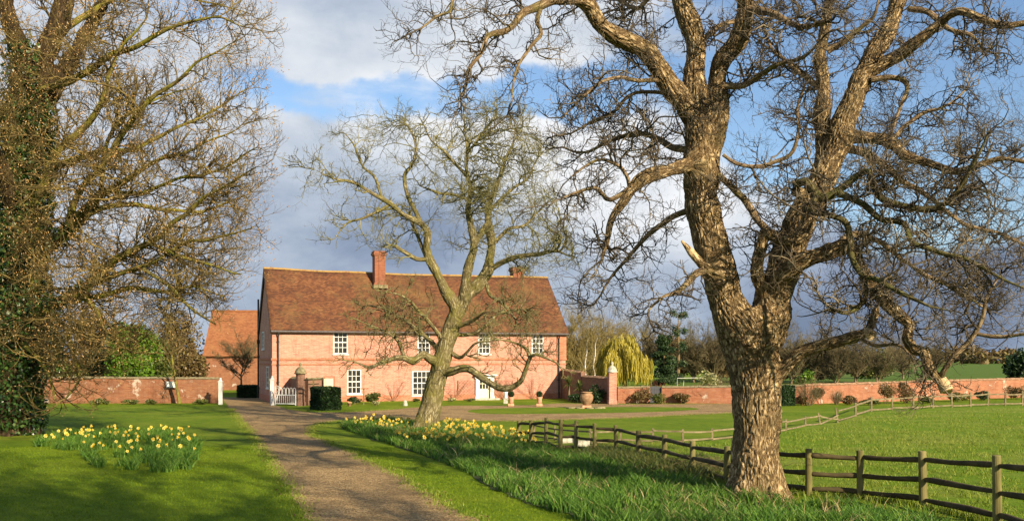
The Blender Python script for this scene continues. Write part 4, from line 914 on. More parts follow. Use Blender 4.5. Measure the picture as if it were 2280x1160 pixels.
# ---------------------------------------------------------------- the three big trees
def px_line(pts, Y, step=.12, dy=(0, 0), dys=None):
    """survey points (px, py, width px[, dy]) at distance Y -> smoothed (x,y,z,r) line; dy runs from first to last point"""
    out = []; n = len(pts)
    for i, p in enumerate(pts):
        t = i/max(1, n-1); y = Y+(p[3] if len(p) > 3 else dy[0]+(dy[1]-dy[0])*t)
        q = P(p[0], p[1], y); out.append((q[0], q[1], q[2], p[2]/2/F*y))
    return smooth_line(out, step)
def gnarl(line, amp, f=1.2, seed=0.):
    o = line.copy()
    for i in range(len(o)):
        p = Vector(o[i, :3])*f+Vector((seed, seed, seed)); v = noise.noise_vector(p); k = min(1, i/6)
        o[i, :3] += np.array(v)*amp*k; o[i, 3] *= 1+.16*noise.noise(p*2.3)
    return o
def trunk_mesh(name, lines, mat, parent, voxel, furrow, freq, root=None, lump=.04):
    mb = MB()
    for ln in lines:
        mb.tube([tuple(q[:3]) for q in ln], [float(q[3]) for q in ln], 18)
    tmp = mb.build('tmp', [], None); md = tmp.modifiers.new('r', 'REMESH'); md.mode = 'VOXEL'; md.voxel_size = voxel
    sm = tmp.modifiers.new('s', 'SMOOTH'); sm.iterations = 6; sm.factor = .5
    dg = bpy.context.evaluated_depsgraph_get(); me = bpy.data.meshes.new_from_object(tmp.evaluated_get(dg)); bpy.data.objects.remove(tmp)
    me.name = name; n = len(me.vertices); co = np.zeros(n*3, np.float32); me.vertices.foreach_get('co', co); co = co.reshape(-1, 3).astype(float)
    no = np.zeros(n*3, np.float32); me.vertices.foreach_get('normal', no); no = no.reshape(-1, 3)
    S = []; acc = 0.
    for li, ln in enumerate(lines):
        s = np.concatenate([[0], np.cumsum(np.linalg.norm(np.diff(ln[:, :3], axis=0), axis=1))]); T = np.gradient(ln[:, :3], axis=0); T /= np.linalg.norm(T, axis=1, keepdims=True)
        u = np.array(Vector(T[0]).orthogonal().normalized())
        for i in range(len(ln)):
            u = u-T[i]*u.dot(T[i]); u /= np.linalg.norm(u); S.append((ln[i, :3], u.copy(), np.cross(T[i], u), s[i]+li*13.7, ln[i, 3]))
    kd = kdtree.KDTree(len(S))
    for i, q in enumerate(S): kd.insert(q[0], i)
    kd.balance(); at_ = np.zeros((n, 3)); h = np.zeros(n)
    for i in range(n):
        _, j, _ = kd.find(co[i]); c, u, w, s, r = S[j]; d = co[i]-c; a = math.atan2(d.dot(w), d.dot(u)); b = (r*math.cos(a), r*math.sin(a), s+d.dot(np.cross(u, w))); at_[i] = b
        fq = freq*(.72+.6*min(1, max(0, (co[i][2]-1)/6))); v = Vector((b[0]*fq, b[1]*fq, b[2]*freq*.25)); k = noise.noise(v+Vector((0, 0, 3))*0+noise.noise_vector(v*.6)*.5); k2 = noise.noise(v*2.1)
        f_ = min(1., abs(k)*4.5); kk = min(1, r/.25)
        h[i] = (-furrow*(1-f_)+furrow*.45*k2)*kk+lump*noise.noise(Vector(co[i])*1.6)*kk
    co2 = co+no*h[:, None]
    if root is not None:
        z = co[:, 2]; d = co[:, :2]-np.array(root[:2]); a = np.arctan2(d[:, 1], d[:, 0]); k = np.exp(-np.maximum(z, 0)/.38)*(.22+.16*np.sin(5*a+1)+.08*np.sin(9*a))
        co2[:, :2] += d*k[:, None]
    me.vertices.foreach_set('co', co2.astype(np.float32).ravel()); A = me.attributes.new('bark', 'FLOAT_VECTOR', 'POINT'); A.data.foreach_set('vector', at_.astype(np.float32).ravel()); me.update()
    return link(name, me, mat, parent, smooth=True)
def limb_obj(ln, mat, parent, sides=9, name='limb', label=None):
    o = build_tubes(name, [([([tuple(q[:3]) for q in ln], [float(q[3]) for q in ln])], sides)], mat, parent)
    # parallel ripples so the limb is not a clean tube
    if label: o['label'] = label
    return o
def sink(ln, d=.0): return ln

# ---- big walnut in the foreground
YW = 21.2
wal = empty('walnut_tree', (0, 0, 0), 0, 'huge bare walnut with deeply furrowed forked trunk in the long grass at the right', 'tree')
base = P(1686, 1118, YW)
trunk = px_line([(1686, 1150, 124, 0), (1686, 1118, 122, 0), (1685, 1080, 112, 0), (1683, 1000, 107, 0), (1684, 920, 108, 0), (1683, 860, 112, 0), (1677, 800, 122, 0), (1669, 745, 140, 0), (1662, 712, 140, 0), (1655, 690, 110, 0)], YW)
lA = px_line([(1668, 780, 80, 0), (1640, 715, 92, -.05), (1612, 655, 82, -.1), (1600, 600, 78, -.1), (1580, 530, 75, -.1), (1566, 460, 74, -.05), (1560, 390, 76, 0), (1556, 300, 66, 0), (1548, 210, 52, 0), (1550, 120, 46, .1), (1540, 60, 42, .2), (1515, -10, 38, .3), (1505, -90, 30, .4), (1490, -190, 20, .5)], YW)
lA2 = px_line([(1566, 420, 50, .1), (1585, 330, 48, .2), (1597, 240, 48, .25), (1598, 175, 44, .2), (1612, 135, 42, .1), (1640, 95, 42, -.1), (1656, 45, 42, -.3), (1662, -10, 38, -.5), (1690, -90, 30, -.9), (1720, -180, 18, -1.3)], YW)
lA0 = px_line([(1545, 270, 46, 0), (1520, 225, 44, -.1), (1493, 192, 44, -.2), (1463, 142, 43, -.4), (1432, 112, 41, -.5), (1399, 93, 40, -.7), (1362, 74, 38, -.9), (1332, 50, 36, -1.0), (1312, 14, 31, -1.2), (1285, -2, 27, -1.4)], YW)
lD = px_line([(1690, 790, 80, 0), (1712, 715, 92, .05), (1725, 650, 82, .1), (1748, 590, 74, .15), (1768, 530, 68, .2), (1795, 460, 64, .3), (1832, 400, 60, .35), (1862, 330, 58, .4), (1882, 260, 52, .5), (1912, 185, 46, .6), (1945, 120, 42, .7), (1978, 65, 38, .8), (2003, -5, 34, .9), (2030, -90, 26, 1.), (2050, -180, 16, 1.)], YW)
lE = px_line([(1925, 165, 34, .6), (1962, 142, 32, .5), (2000, 124, 30, .3), (2045, 92, 27, 0), (2085, 60, 24, -.2), (2115, 34, 22, -.4), (2142, 25, 20, -.6), (2180, 42, 19, -.8), (2222, 55, 18, -1.), (2285, 48, 16, -1.2), (2360, 30, 12, -1.5)], YW)
lF = px_line([(1812, 440, 42, .4), (1832, 350, 36, .6), (1828, 280, 36, .7), (1836, 205, 32, .8), (1824, 130, 28, .9), (1838, 65, 24, 1.), (1845, -5, 20, 1.1), (1850, -90, 14, 1.2)], YW)
lG = px_line([(1722, 650, 44, -.1), (1740, 615, 42, -.4), (1778, 585, 40, -.7), (1832, 566, 38, -.9), (1884, 548, 32, -1.1), (1905, 572, 27, -1.2), (1928, 614, 27, -1.3), (1950, 648, 27, -1.3), (1970, 672, 27, -1.4), (1998, 698, 25, -1.5), (2024, 722, 24, -1.5), (2018, 752, 24, -1.6), (2034, 778, 26, -1.6), (2056, 783, 24, -1.7), (2066, 808, 23, -1.8), (2080, 830, 23, -1.8), (2094, 846, 21, -1.8), (2102, 858, 12, -1.8)], YW)
lI = px_line([(1712, 862, 40, 0), (1742, 822, 34, -.2), (1780, 787, 31, -.4), (1823, 771, 29, -.6), (1866, 759, 26, -.7), (1907, 748, 24, -.9), (1931, 738, 22, -1), (1946, 712, 18, -1.), (1952, 690, 13, -1.), (1954, 682, 8, -1.)], YW)
lM = px_line([(1716, 700, 34, .1), (1700, 650, 34, -.15), (1686, 604, 32, -.4), (1694, 548, 30, -.7), (1705, 518, 26, -.8), (1732, 530, 28, -.8), (1774, 531, 34, -.7), (1798, 490, 30, -.7), (1796, 440, 30, -.8), (1768, 420, 26, -.9)], YW)
lN = px_line([(1868, 300, 34, .5), (1920, 306, 28, .3), (1980, 316, 25, .1), (2022, 350, 24, 0), (2072, 364, 22, -.2), (2126, 381, 18, -.5), (2175, 366, 15, -.8), (2240, 352, 12, -1.1), (2330, 372, 8, -1.4)], YW)
lB = px_line([(1556, 362, 36, 0), (1520, 372, 32, -.3), (1450, 391, 30, -.7), (1410, 420, 28, -.9), (1378, 460, 22, -1.1), (1360, 492, 18, -1.2), (1352, 540, 12, -1.3), (1338, 580, 8, -1.4)], YW)
lC = px_line([(1598, 620, 34, -.1), (1568, 592, 24, -.4), (1540, 562, 17, -.6), (1521, 540, 7, -.7)], YW)
lA, lA2, lA0, lD, lE, lF, lG, lI, lM, lN, lB, lC = [gnarl(l, .05) for l in (lA, lA2, lA0, lD, lE, lF, lG, lI, lM, lN, lB, lC)]
trunk_mesh('trunk', [trunk, lA, lA2, lA0, lD, lE, lF, lG, lI, lM, lN, lB, lC], M['bark_walnut'], wal, .018, .042, 14., base, .07)
L = []     # thinner limbs: (line, material)
def WL(pts, dy, mat='bark_limb', g=.035): L.append((gnarl(px_line(pts, YW, .09, dy), g, 2.2, len(L)), mat))
WL([(1287, -2, 26), (1268, 0, 24), (1240, 2, 22), (1218, 7, 21), (1170, 26, 18), (1145, 52, 15), (1123, 69, 14), (1088, 82, 12), (1075, 116, 10), (1045, 155, 8), (1035, 200, 6)], (-1.4, -2.4))
WL([(1205, 15, 12), (1196, 47, 11), (1205, 78, 9), (1179, 108, 8), (1153, 151, 7), (1142, 185, 5), (1138, 228, 4)], (-1.7, -2.2))
WL([(1236, 2, 10), (1180, -30, 12), (1090, -45, 12), (1030, -25, 10), (1010, 0, 8), (1002, 26, 7), (968, 39, 6), (935, 62, 4)], (-1.6, -3.0))
WL([(1410, 416, 12), (1360, 443, 11), (1345, 435, 10), (1325, 420, 9), (1290, 425, 7), (1258, 440, 4)], (-.9, -1.8))
WL([(1402, 418, 10), (1395, 390, 9), (1375, 365, 8), (1340, 357, 7), (1305, 370, 6), (1270, 395, 3)], (-.9, -1.6))
WL([(1484, 182, 11), (1440, 178, 10), (1410, 178, 9), (1375, 172, 8), (1330, 190, 8), (1290, 225, 6), (1255, 260, 4)], (-.3, -1.3))
WL([(1502, 215, 9), (1450, 205, 8), (1400, 215, 8), (1365, 250, 7), (1310, 275, 6), (1270, 300, 4)], (-.3, .8))
WL([(1596, 600, 18), (1556, 606, 16), (1528, 630, 14), (1505, 652, 10), (1475, 662, 7), (1445, 690, 5)], (-.3, -1.2))
WL([(1600, 390, 14), (1655, 440, 16), (1690, 492, 16), (1712, 515, 14)], (-.3, -.7))
WL([(1610, 345, 8), (1640, 365, 9), (1690, 371, 9), (1725, 360, 9), (1760, 345, 9), (1778, 300, 8), (1775, 245, 6), (1790, 190, 4)], (-.4, -.9))
WL([(1800, 410, 20), (1830, 442, 20), (1880, 416, 17), (1910, 390, 16), (1935, 381, 16), (1945, 415, 16), (1970, 445, 16), (2020, 461, 15), (2070, 466, 15), (2115, 445, 13), (2150, 396, 11), (2175, 350, 8), (2200, 300, 4)], (-.8, -3.0), 'bark_green')
WL([(1772, 412, 22), (1795, 405, 20), (1816, 440, 15), (1808, 470, 14), (1850, 480, 14), (1885, 500, 14), (1895, 560, 13), (1898, 580, 14), (1922, 612, 13), (1954, 622, 12), (1990, 645, 11), (2030, 665, 9), (2060, 676, 6), (2110, 690, 3)], (-1.0, -3.2), 'bark_green')
WL([(1924, 618, 11), (1928, 662, 11), (1907, 686, 11), (1884, 695, 10), (1866, 691, 8)], (-2.3, -2.3), 'bark_green')
WL([(1868, 430, 16), (1915, 450, 15), (1960, 486, 14), (2010, 500, 13), (2032, 540, 11), (2095, 565, 10), (2150, 575, 9), (2215, 610, 7), (2280, 640, 4)], (-1.2, -3.4), 'bark_green')
WL([(2094, 840, 12), (2101, 827, 13), (2124, 794, 13), (2154, 762, 13), (2177, 733, 11), (2189, 695, 9), (2200, 660, 7), (2230, 610, 4)], (-1.8, -2.6))
WL([(2170, 742, 8), (2205, 748, 9), (2255, 749, 8), (2300, 742, 5)], (-2.2, -2.8))
WL([(1940, 178, 14), (1985, 172, 13), (2020, 186, 11), (2010, 225, 9), (1996, 262, 7), (1985, 300, 4)], (.4, -.3))
WL([(2022, 20, 13), (2068, 30, 13), (2112, 65, 11), (2160, 78, 9), (2190, 110, 5)], (.7, -.2))
WL([(1842, 115, 15), (1890, 86, 13), (1925, 55, 10), (1945, 38, 8), (1960, -10, 5)], (.9, .3))
WL([(1980, 320, 12), (2005, 290, 10), (2060, 250, 8), (2110, 235, 6), (2150, 200, 4)], (.1, 1.5))
WL([(1870, 330, 20), (1935, 345, 17), (2005, 400, 14), (2070, 440, 11), (2150, 500, 9), (2230, 520, 7), (2310, 560, 5)], (.6, 3.0))
WL([(1850, 560, 16), (1900, 520, 13), (1960, 540, 11), (2040, 600, 9), (2120, 640, 7), (2200, 690, 5)], (.2, 2.6))
WL([(1580, 480, 18), (1530, 470, 15), (1470, 500, 12), (1410, 560, 9), (1360, 620, 6), (1320, 680, 4)], (.1, 2.0))
WL([(1560, 330, 18), (1500, 330, 15), (1440, 300, 12), (1370, 310, 9), (1300, 340, 6), (1250, 330, 4)], (.2, 2.2))
WL([(1660, 20, 20), (1720, 30, 16), (1780, 60, 12), (1840, 50, 9)], (-.4, -1.8))
WL([(1598, 190, 18), (1660, 190, 14), (1720, 150, 11), (1790, 130, 8), (1830, 90, 5)], (.2, -1.3))
WL([(1520, 0, 16), (1460, -20, 13), (1420, 20, 10), (1370, -5, 7)], (.3, 1.8))
WL([(1905, 748, 9), (1950, 770, 8), (2000, 770, 6), (2040, 800, 4)], (-.9, -2.0))
WL([(1545, 110, 16), (1600, 60, 12), (1650, 40, 9), (1720, -30, 6)], (.1, 2.2))
WL([(1835, 205, 14), (1780, 160, 11), (1720, 110, 8), (1700, 60, 5)], (.8, 2.0))
for ln, mt in L: limb_obj(ln, M[mt], wal)
k_ = max(range(len(lI)), key=lambda i: -abs(lI[i, 0]-P(1931, 0, YW-1)[0])); q = Vector(lI[k_, :3]); cw = MB(); cw.tube([q+Vector((-.01, .02, .01)), q+Vector((.05, -.12, -.09)), q+Vector((.055, -.13, -.097)), q+Vector((.035, -.085, -.065))], [.10, .115, .075, .06], 14); cw.build('sawn_end', M['cutwood'], wal)
q = Vector(lG[-1, :3]); cw = MB(); cw.tube([q+Vector((-.05, .0, .14)), q+Vector((.0, -.02, .02)), q+Vector((.04, -.06, -.10)), q+Vector((.045, -.065, -.115)), q+Vector((.04, -.055, -.09))], [.10, .125, .135, .10, .06], 14); cw.build('sawn_end', M['cutwood'], wal)
cw = MB(); k_ = len(lC)//2; cw.tube([tuple(lC[k_, :3]), tuple(lC[(k_+len(lC))//2, :3]), tuple(lC[-1, :3]+(lC[-1, :3]-lC[-3, :3])*.1)], [lC[k_, 3]*.9, lC[(k_+len(lC))//2, 3]*1.1, .025], 8); cw.build('torn_stub', M['cutwood'], wal)
prW = [dict(L=1.3, n=9, wig=.3, up=.0, r=.022, kpm=4.6, ang=(.5, 1.25), t0=.1, tip=.35), dict(L=.72, n=7, wig=.34, up=.03, r=.018, kpm=6.4, ang=(.5, 1.25), t0=.1, tip=.55), dict(L=.34, n=5, wig=.36, up=.08, r=.0138, kpm=7.6, ang=(.5, 1.25), t0=.15, tip=.7), dict(L=.15, n=3, wig=.3, up=.12, r=.0108, kpm=0, ang=(.5, 1.1), tip=.85)]
T = [[], [], [], []]; rw = random.Random(21)
def keepW(p):
    px = CX+p[0]/p[1]*F; py = HY-(p[2]-EYE)/p[1]*F
    return p[2] > 1.15 and not (1560 < px < 1800 and p[2] < 4.6 and py > 690 and p[1] < YW)
for ln, k, t0, Lk in ((lA, 2.0, .3, 1.), (lA2, 2.2, .25, 1.), (lA0, 2.6, .25, .8), (lD, 2.2, .3, 1.), (lE, 3.0, .2, 1.), (lF, 2.6, .25, 1.), (lG, 1.6, .3, .75), (lI, 2.2, .35, .6), (lM, 1.6, .3, .7), (lN, 2.8, .15, 1.), (lB, 3.0, .2, .95)):
    grow_on(T, ln, prW, rw, k, t0, (.7, 1.4), .05, keepW, Lk, rk=.4, tip=ln is not lG and ln is not lI)
for ln, mt in L: grow_on(T, ln, prW, rw, 3.4, .12, (.6, 1.3), .05, keepW, .72, rk=.6)
polyW = [(1240, 40), (1300, -60), (2330, -60), (2330, 730), (2200, 770), (2080, 790), (1950, 770), (1800, 750), (1760, 690), (1700, 640), (1630, 560), (1540, 700), (1400, 725), (1300, 690), (1255, 560), (1215, 400), (1225, 230)]
fill_crown(T, [lA, lA2, lA0, lD, lE, lF, lG, lI, lM, lN, lB]+[l[0] for l in L], crown_points(1500, polyW, YW, (-3.4, 4.2), rw, [(2050, 2330, 90, 260, .75), (1500, 1660, 380, 640, .6)]), prW, rw, 2.2, 70, (.012, .008), 3.4, keepW, .25)
fill_crown(T, [lD, lG, lI, lN]+[l[0] for l in L], crown_points(520, [(1880, 180), (2060, 280), (2330, 230), (2330, 720), (2200, 760), (2060, 740), (1930, 640), (1880, 480)], YW, (-3.6, 3.), rw), prW, rw, 2., 70, (.011, .008), 3., keepW, .2)
polyW2 = [(870, 60), (960, -30), (1240, 10), (1230, 90), (1180, 200), (1060, 230), (960, 190)]
fill_crown(T, [lA0]+[l[0] for l in L[:3]], crown_points(70, polyW2, YW-2.2, (-.9, .9), rw), prW, rw, 1.6, 35, (.009, .007), 2.4, keepW)
build_tubes('crown', [(T[0], 5), (T[1], 4), (T[2], 3), (T[3], 3)], M['twig_walnut'], wal); print('walnut twigs', [len(t) for t in T])

# ---- leaning tree beside the drive
YL = 42.4
lt = empty('leaning_tree', (0, 0, 0), 0, 'bare leaning walnut with pale mossy trunk standing among daffodils before the house', 'tree')
tr = px_line([(942, 975, 56, 0), (946, 955, 54, 0), (955, 915, 49, 0), (966, 870, 46, 0), (980, 815, 42, 0), (995, 760, 38, 0), (1008, 715, 36, 0), (1018, 690, 33, 0)], YL, .2)
a1 = px_line([(1014, 705, 30, 0), (1006, 672, 27, -.2), (986, 636, 23, -.4), (968, 600, 21, -.6), (957, 577, 19, -.7), (950, 553, 18, -.8), (954, 516, 17, -1), (937, 496, 15, -1.2), (900, 478, 13, -1.5), (873, 456, 12, -1.8), (833, 433, 10, -2.2), (788, 406, 8, -2.6), (739, 397, 6, -3), (700, 380, 3, -3.2)], YL, .2)
a2 = px_line([(1018, 700, 34, 0), (1036, 664, 30, .2), (1068, 631, 27, .4), (1086, 600, 23, .5), (1095, 556, 20, .6), (1089, 514, 18, .7), (1083, 490, 16, .8), (1088, 460, 14, .8), (1102, 424, 12, .9), (1120, 379, 9, 1), (1133, 339, 7, 1), (1150, 300, 3, 1)], YL, .2)
a3 = px_line([(1030, 672, 24, 0), (1036, 635, 24, -.2), (1043, 595, 22, -.4), (1056, 552, 18, -.5), (1049, 506, 16, -.6), (1041, 469, 14, -.6), (1046, 424, 12, -.7), (1039, 379, 10, -.7), (1043, 335, 8, -.8), (1035, 290, 6, -.8), (1030, 250, 3, -.8)], YL, .2)
a1, a2, a3 = [gnarl(l, .08, .8) for l in (a1, a2, a3)]
trunk_mesh('trunk', [tr, a1, a2, a3], M['bark_lean'], lt, .04, .03, 8., P(946, 955, YL), .07)
L2 = []
def ML(pts, dy, g=.06): L2.append(gnarl(px_line(pts, YL, .16, dy), g, 1.4, len(L2)+9))
ML([(937, 496, 10), (904, 424, 9), (902, 388, 8), (918, 366, 7), (925, 320, 5), (905, 280, 3)], (-1.2, .5)); ML([(850, 440, 7), (833, 393, 6), (810, 372, 5), (790, 330, 4), (770, 300, 2)], (-2, -3))
ML([(957, 577, 11), (927, 576, 10), (900, 560, 9), (880, 551, 6)], (-.7, -1.4)); ML([(954, 590, 7), (935, 540, 8), (918, 498, 7), (912, 470, 4)], (-.8, -.4))
ML([(1057, 550, 12), (1072, 515, 10), (1086, 490, 8)], (-.4, .7)); ML([(1090, 602, 13), (1122, 582, 12), (1160, 569, 10), (1200, 566, 9), (1236, 560, 6), (1270, 570, 3)], (.5, -.8))
ML([(1096, 545, 9), (1128, 514, 8), (1168, 500, 6), (1200, 470, 4)], (.6, 1.8)); ML([(1043, 445, 7), (1008, 433, 7), (972, 429, 6), (940, 415, 3)], (-.6, -1.6))
ML([(1083, 630, 9), (1090, 657, 8), (1114, 672, 7), (1135, 692, 6), (1148, 712, 4)], (.4, -.8)); ML([(1088, 470, 8), (1130, 430, 7), (1170, 400, 5), (1200, 350, 3)], (.8, 2.2))
ML([(1045, 400, 7), (1000, 350, 6), (965, 320, 4), (945, 280, 3)], (-.7, -2)); ML([(1042, 340, 6), (1080, 290, 5), (1105, 255, 3)], (-.8, .6)); ML([(870, 455, 7), (820, 480, 6), (770, 500, 4), (745, 530, 2)], (-1.8, -3))
ML([(982, 805, 24), (960, 801, 21), (941, 789, 18), (919, 804, 17), (901, 796, 14), (880, 798, 11), (858, 804, 9), (822, 817, 7), (795, 808, 4)], (0, -2.4)); ML([(900, 796, 11), (892, 772, 9), (880, 752, 7), (850, 735, 5), (815, 720, 3)], (-1.2, -2))
ML([(985, 830, 22), (1005, 826, 20), (1042, 820, 17), (1073, 841, 16), (1101, 858, 15), (1128, 866, 14), (1156, 851, 12), (1170, 824, 10), (1180, 800, 9), (1192, 789, 7), (1230, 800, 4)], (0, -2.8)); ML([(1180, 800, 7), (1170, 775, 6), (1140, 760, 4), (1110, 755, 3)], (-2.2, -2.6))
ML([(1000, 782, 13), (1022, 796, 10), (1036, 790, 7), (1060, 765, 5), (1090, 760, 3)], (0, -1.3)); ML([(985, 790, 12), (950, 750, 9), (905, 715, 7), (860, 690, 5), (820, 680, 3)], (0, 2.2)); ML([(1008, 730, 14), (1040, 720, 10), (1060, 708, 7), (1072, 700, 5)], (0, -1))
ML([(990, 770, 12), (960, 720, 9), (930, 690, 7), (900, 660, 5), (860, 650, 3)], (0, -2.2)); ML([(1005, 745, 10), (1060, 740, 8), (1110, 700, 6), (1160, 690, 4)], (0, 2))
for ln in L2: limb_obj(ln, M['bark_lean'], lt, 8)
prL = [dict(L=1.8, n=8, wig=.27, up=.03, r=.03, kpm=3.0, ang=(.5, 1.2), t0=.1, tip=.35), dict(L=.95, n=7, wig=.3, up=.06, r=.025, kpm=4.6, ang=(.5, 1.2), t0=.1, tip=.5), dict(L=.45, n=5, wig=.33, up=.1, r=.0185, kpm=5.4, ang=(.5, 1.2), t0=.2, tip=.6), dict(L=.22, n=3, wig=.3, up=.1, r=.015, kpm=0, ang=(.5, 1.2), tip=.8)]
T = [[], [], [], []]; rw = random.Random(31)
def keepL(p):
    px = CX+p[0]/p[1]*F; return p[2] > 1.6
for ln, k, t0, Lk in ((a1, 2.0, .35, .8), (a2, 2.0, .4, .85), (a3, 2.0, .4, .85)): grow_on(T, ln, prL, rw, k, t0, (.6, 1.3), .1, keepL, Lk, rk=.5)
for i, ln in enumerate(L2): grow_on(T, ln, prL, rw, 2.3, .2, (.6, 1.3), .08, keepL, .6, rk=.6)
pl1 = [(665, 395), (700, 305), (780, 250), (900, 262), (1040, 225), (1180, 240), (1240, 330), (1260, 480), (1255, 590), (1150, 640), (1090, 560), (1000, 560), (890, 590), (800, 560), (700, 500)]
pl0 = [(940, 330), (1040, 230), (1180, 245), (1250, 340), (1275, 480), (1250, 590), (1150, 630), (1100, 520), (1000, 480)]
pl2 = [(790, 690), (900, 640), (995, 680), (985, 790), (900, 830), (800, 820)]; pl3 = [(1030, 690), (1130, 630), (1220, 650), (1245, 780), (1200, 830), (1080, 800)]
TB = [[], [], [], []]
for pl, n_, d_, TT in ((pl0, 420, (-3.2, 3.4), T), (pl1, 1150, (-3.4, 3.4), T), (pl2, 260, (-2.6, 2.6), TB), (pl3, 150, (-2.6, 2.6), TB)): fill_crown(TT, [a1, a2, a3]+L2, crown_points(n_, pl, YL, d_, rw), prL, rw, 3., 60, (.016, .008), 2.4 if TT is T else 1.5, keepL, .2)
build_tubes('low_twigs', [(TB[0], 5), (TB[1], 4), (TB[2], 3), (TB[3], 3)], M['twig_low'], lt)
build_tubes('crown', [(T[0], 5), (T[1], 4), (T[2], 3), (T[3], 3)], M['twig_lean'], lt); print('lean twigs', [len(t) for t in T])

# ---- horse chestnut on the left, ivy on its trunk
YC = 39.5
ch = empty('chestnut_tree', (0, 0, 0), 0, 'large horse chestnut full of swelling tan buds at the left edge', 'tree')
tc = px_line([(22, 985, 105, 0), (26, 940, 96, 0), (32, 850, 90, 0), (38, 760, 88, 0), (42, 680, 84, 0), (46, 600, 78, 0), (52, 500, 72, 0), (58, 400, 66, 0), (64, 300, 62, .1), (76, 200, 56, .2), (100, 120, 50, .3), (132, 50, 46, .4), (146, -30, 40, .5), (160, -150, 28, .5), (170, -280, 14, .5)], YC, .25)
tc2 = px_line([(48, 330, 46, 0), (40, 240, 44, -.3), (52, 150, 42, -.6), (40, 90, 38, -.9), (20, 40, 34, -1.2), (10, -40, 26, -1.5), (-10, -150, 16, -2)], YC, .25)
tc3 = px_line([(70, 260, 44, 0), (118, 200, 40, .6), (150, 150, 36, 1.1), (190, 80, 30, 1.6), (230, 10, 24, 2), (260, -70, 16, 2.4)], YC, .25)
tc4 = px_line([(52, 520, 40, 0), (20, 420, 38, -1), (-20, 330, 34, -2), (-70, 240, 26, -3)], YC, .25)
trunk_mesh('trunk', [tc]+[gnarl(l, .1, .6) for l in (tc2, tc3, tc4)], M['bark_ivied_shade'], ch, .05, .04, 6., P(26, 950, YC), .1)
L3 = []
def CL(pts, dy, g=.09): L3.append(gnarl(px_line(pts, YC, .2, dy), g, .9, len(L3)+33))
CL([(50, 690, 30), (75, 640, 27), (95, 575, 24), (145, 515, 22), (190, 466, 20), (240, 425, 17), (290, 395, 13), (350, 360, 9), (430, 330, 6), (520, 290, 3)], (0, -4.5))
CL([(52, 600, 28), (78, 545, 24), (78, 466, 21), (94, 415, 20), (130, 335, 18), (175, 296, 16), (222, 245, 13), (242, 175, 10), (270, 110, 7), (320, 50, 4)], (0, -2))
CL([(150, 510, 16), (175, 425, 15), (230, 370, 15), (262, 315, 14), (296, 270, 13), (340, 215, 11), (400, 175, 8), (450, 132, 6), (510, 100, 3)], (-1.6, -4))
CL([(55, 720, 30), (83, 694, 26), (145, 663, 23), (191, 638, 21), (240, 592, 19), (300, 555, 16), (350, 530, 13), (390, 496, 11), (450, 446, 8), (500, 412, 6), (570, 370, 3)], (0, -6))
CL([(200, 635, 14), (260, 610, 12), (330, 590, 10), (410, 545, 8), (490, 530, 5), (560, 510, 3)], (-3, -6.5))
CL([(145, 663, 15), (220, 660, 13), (290, 640, 11), (360, 650, 8), (430, 640, 6), (500, 660, 3)], (-2, -5.5))
CL([(60, 540, 18), (140, 530, 15), (210, 472, 13), (290, 455, 11), (370, 465, 8), (450, 470, 6), (540, 440, 3)], (0, 3))
CL([(62, 400, 20), (130, 370, 17), (210, 340, 14), (300, 330, 11), (390, 290, 8), (480, 240, 5), (550, 200, 3)], (0, 3.5))
CL([(90, 200, 20), (160, 180, 17), (240, 130, 14), (310, 100, 11), (390, 60, 8), (470, 40, 5), (540, 60, 3)], (0, -3)); CL([(126, 85, 16), (150, 62, 15), (200, 30, 13), (270, -10, 11), (350, -20, 8), (440, 0, 5), (520, 20, 3)], (.55, 3))
CL([(210, 470, 12), (230, 400, 11), (235, 330, 9), (280, 260, 8), (350, 220, 5), (420, 200, 3)], (-2, 1)); CL([(330, 540, 10), (400, 570, 8), (470, 590, 6), (540, 610, 3)], (-4.5, -6.5))
CL([(100, 690, 12), (130, 710, 11), (155, 750, 9), (165, 800, 8), (176, 850, 6), (150, 885, 4)], (-1, -3)); CL([(180, 650, 10), (215, 690, 9), (240, 740, 7), (280, 775, 5), (330, 790, 3)], (-2.5, -5)); CL([(40, 760, 10), (75, 790, 9), (110, 840, 7), (125, 890, 5)], (-.6, -2)); CL([(60, 330, 14), (20, 330, 12), (-30, 300, 9), (-80, 310, 5)], (-.3, -3))
CL([(320, 600, 9), (380, 640, 8), (430, 690, 6), (480, 720, 4)], (-4.5, -6)); CL([(240, 425, 10), (310, 430, 9), (390, 400, 7), (480, 380, 5), (570, 330, 3)], (-2.5, -5.5))
for ln in L3: limb_obj(ln, M['bark_chest'], ch, 8)
prC = [dict(L=2.3, n=8, wig=.14, up=.035, r=.032, kpm=3.2, ang=(.45, 1.05), t0=.1, tip=.35), dict(L=1.1, n=6, wig=.17, up=.06, r=.025, kpm=3.8, ang=(.45, 1.0), t0=.15, tip=.5), dict(L=.55, n=5, wig=.16, up=.12, r=.02, kpm=3.6, ang=(.4, .9), t0=.2, tip=.65), dict(L=.3, n=3, wig=.14, up=.14, r=.0165, kpm=0, ang=(.4, .9), tip=.8)]
T = [[], [], [], []]; rw = random.Random(41)
def keepC(p):
    px = CX+p[0]/p[1]*F; py = HY-(p[2]-EYE)/p[1]*F
    lim = 645-75*abs(noise.noise(Vector((px*.0, py*.013, 1))))-(max(0, py-560)*.5)-max(0, 60-py)*.5
    return px < lim and p[2] > .8 and not (p[2] < 2.3 and px > 330)
for ln, k, t0 in ((tc, 1.6, .55), (tc2, 2, .2), (tc3, 2.2, .2), (tc4, 2, .2)): grow_on(T, ln, prC, rw, k, t0, (.7, 1.3), .02, keepC, .9, rk=.4)
for ln in L3: grow_on(T, ln, prC, rw, 2.5, .12, (.5, 1.2), .02, keepC, .72, bias=(.1, 0, 0), rk=.6)
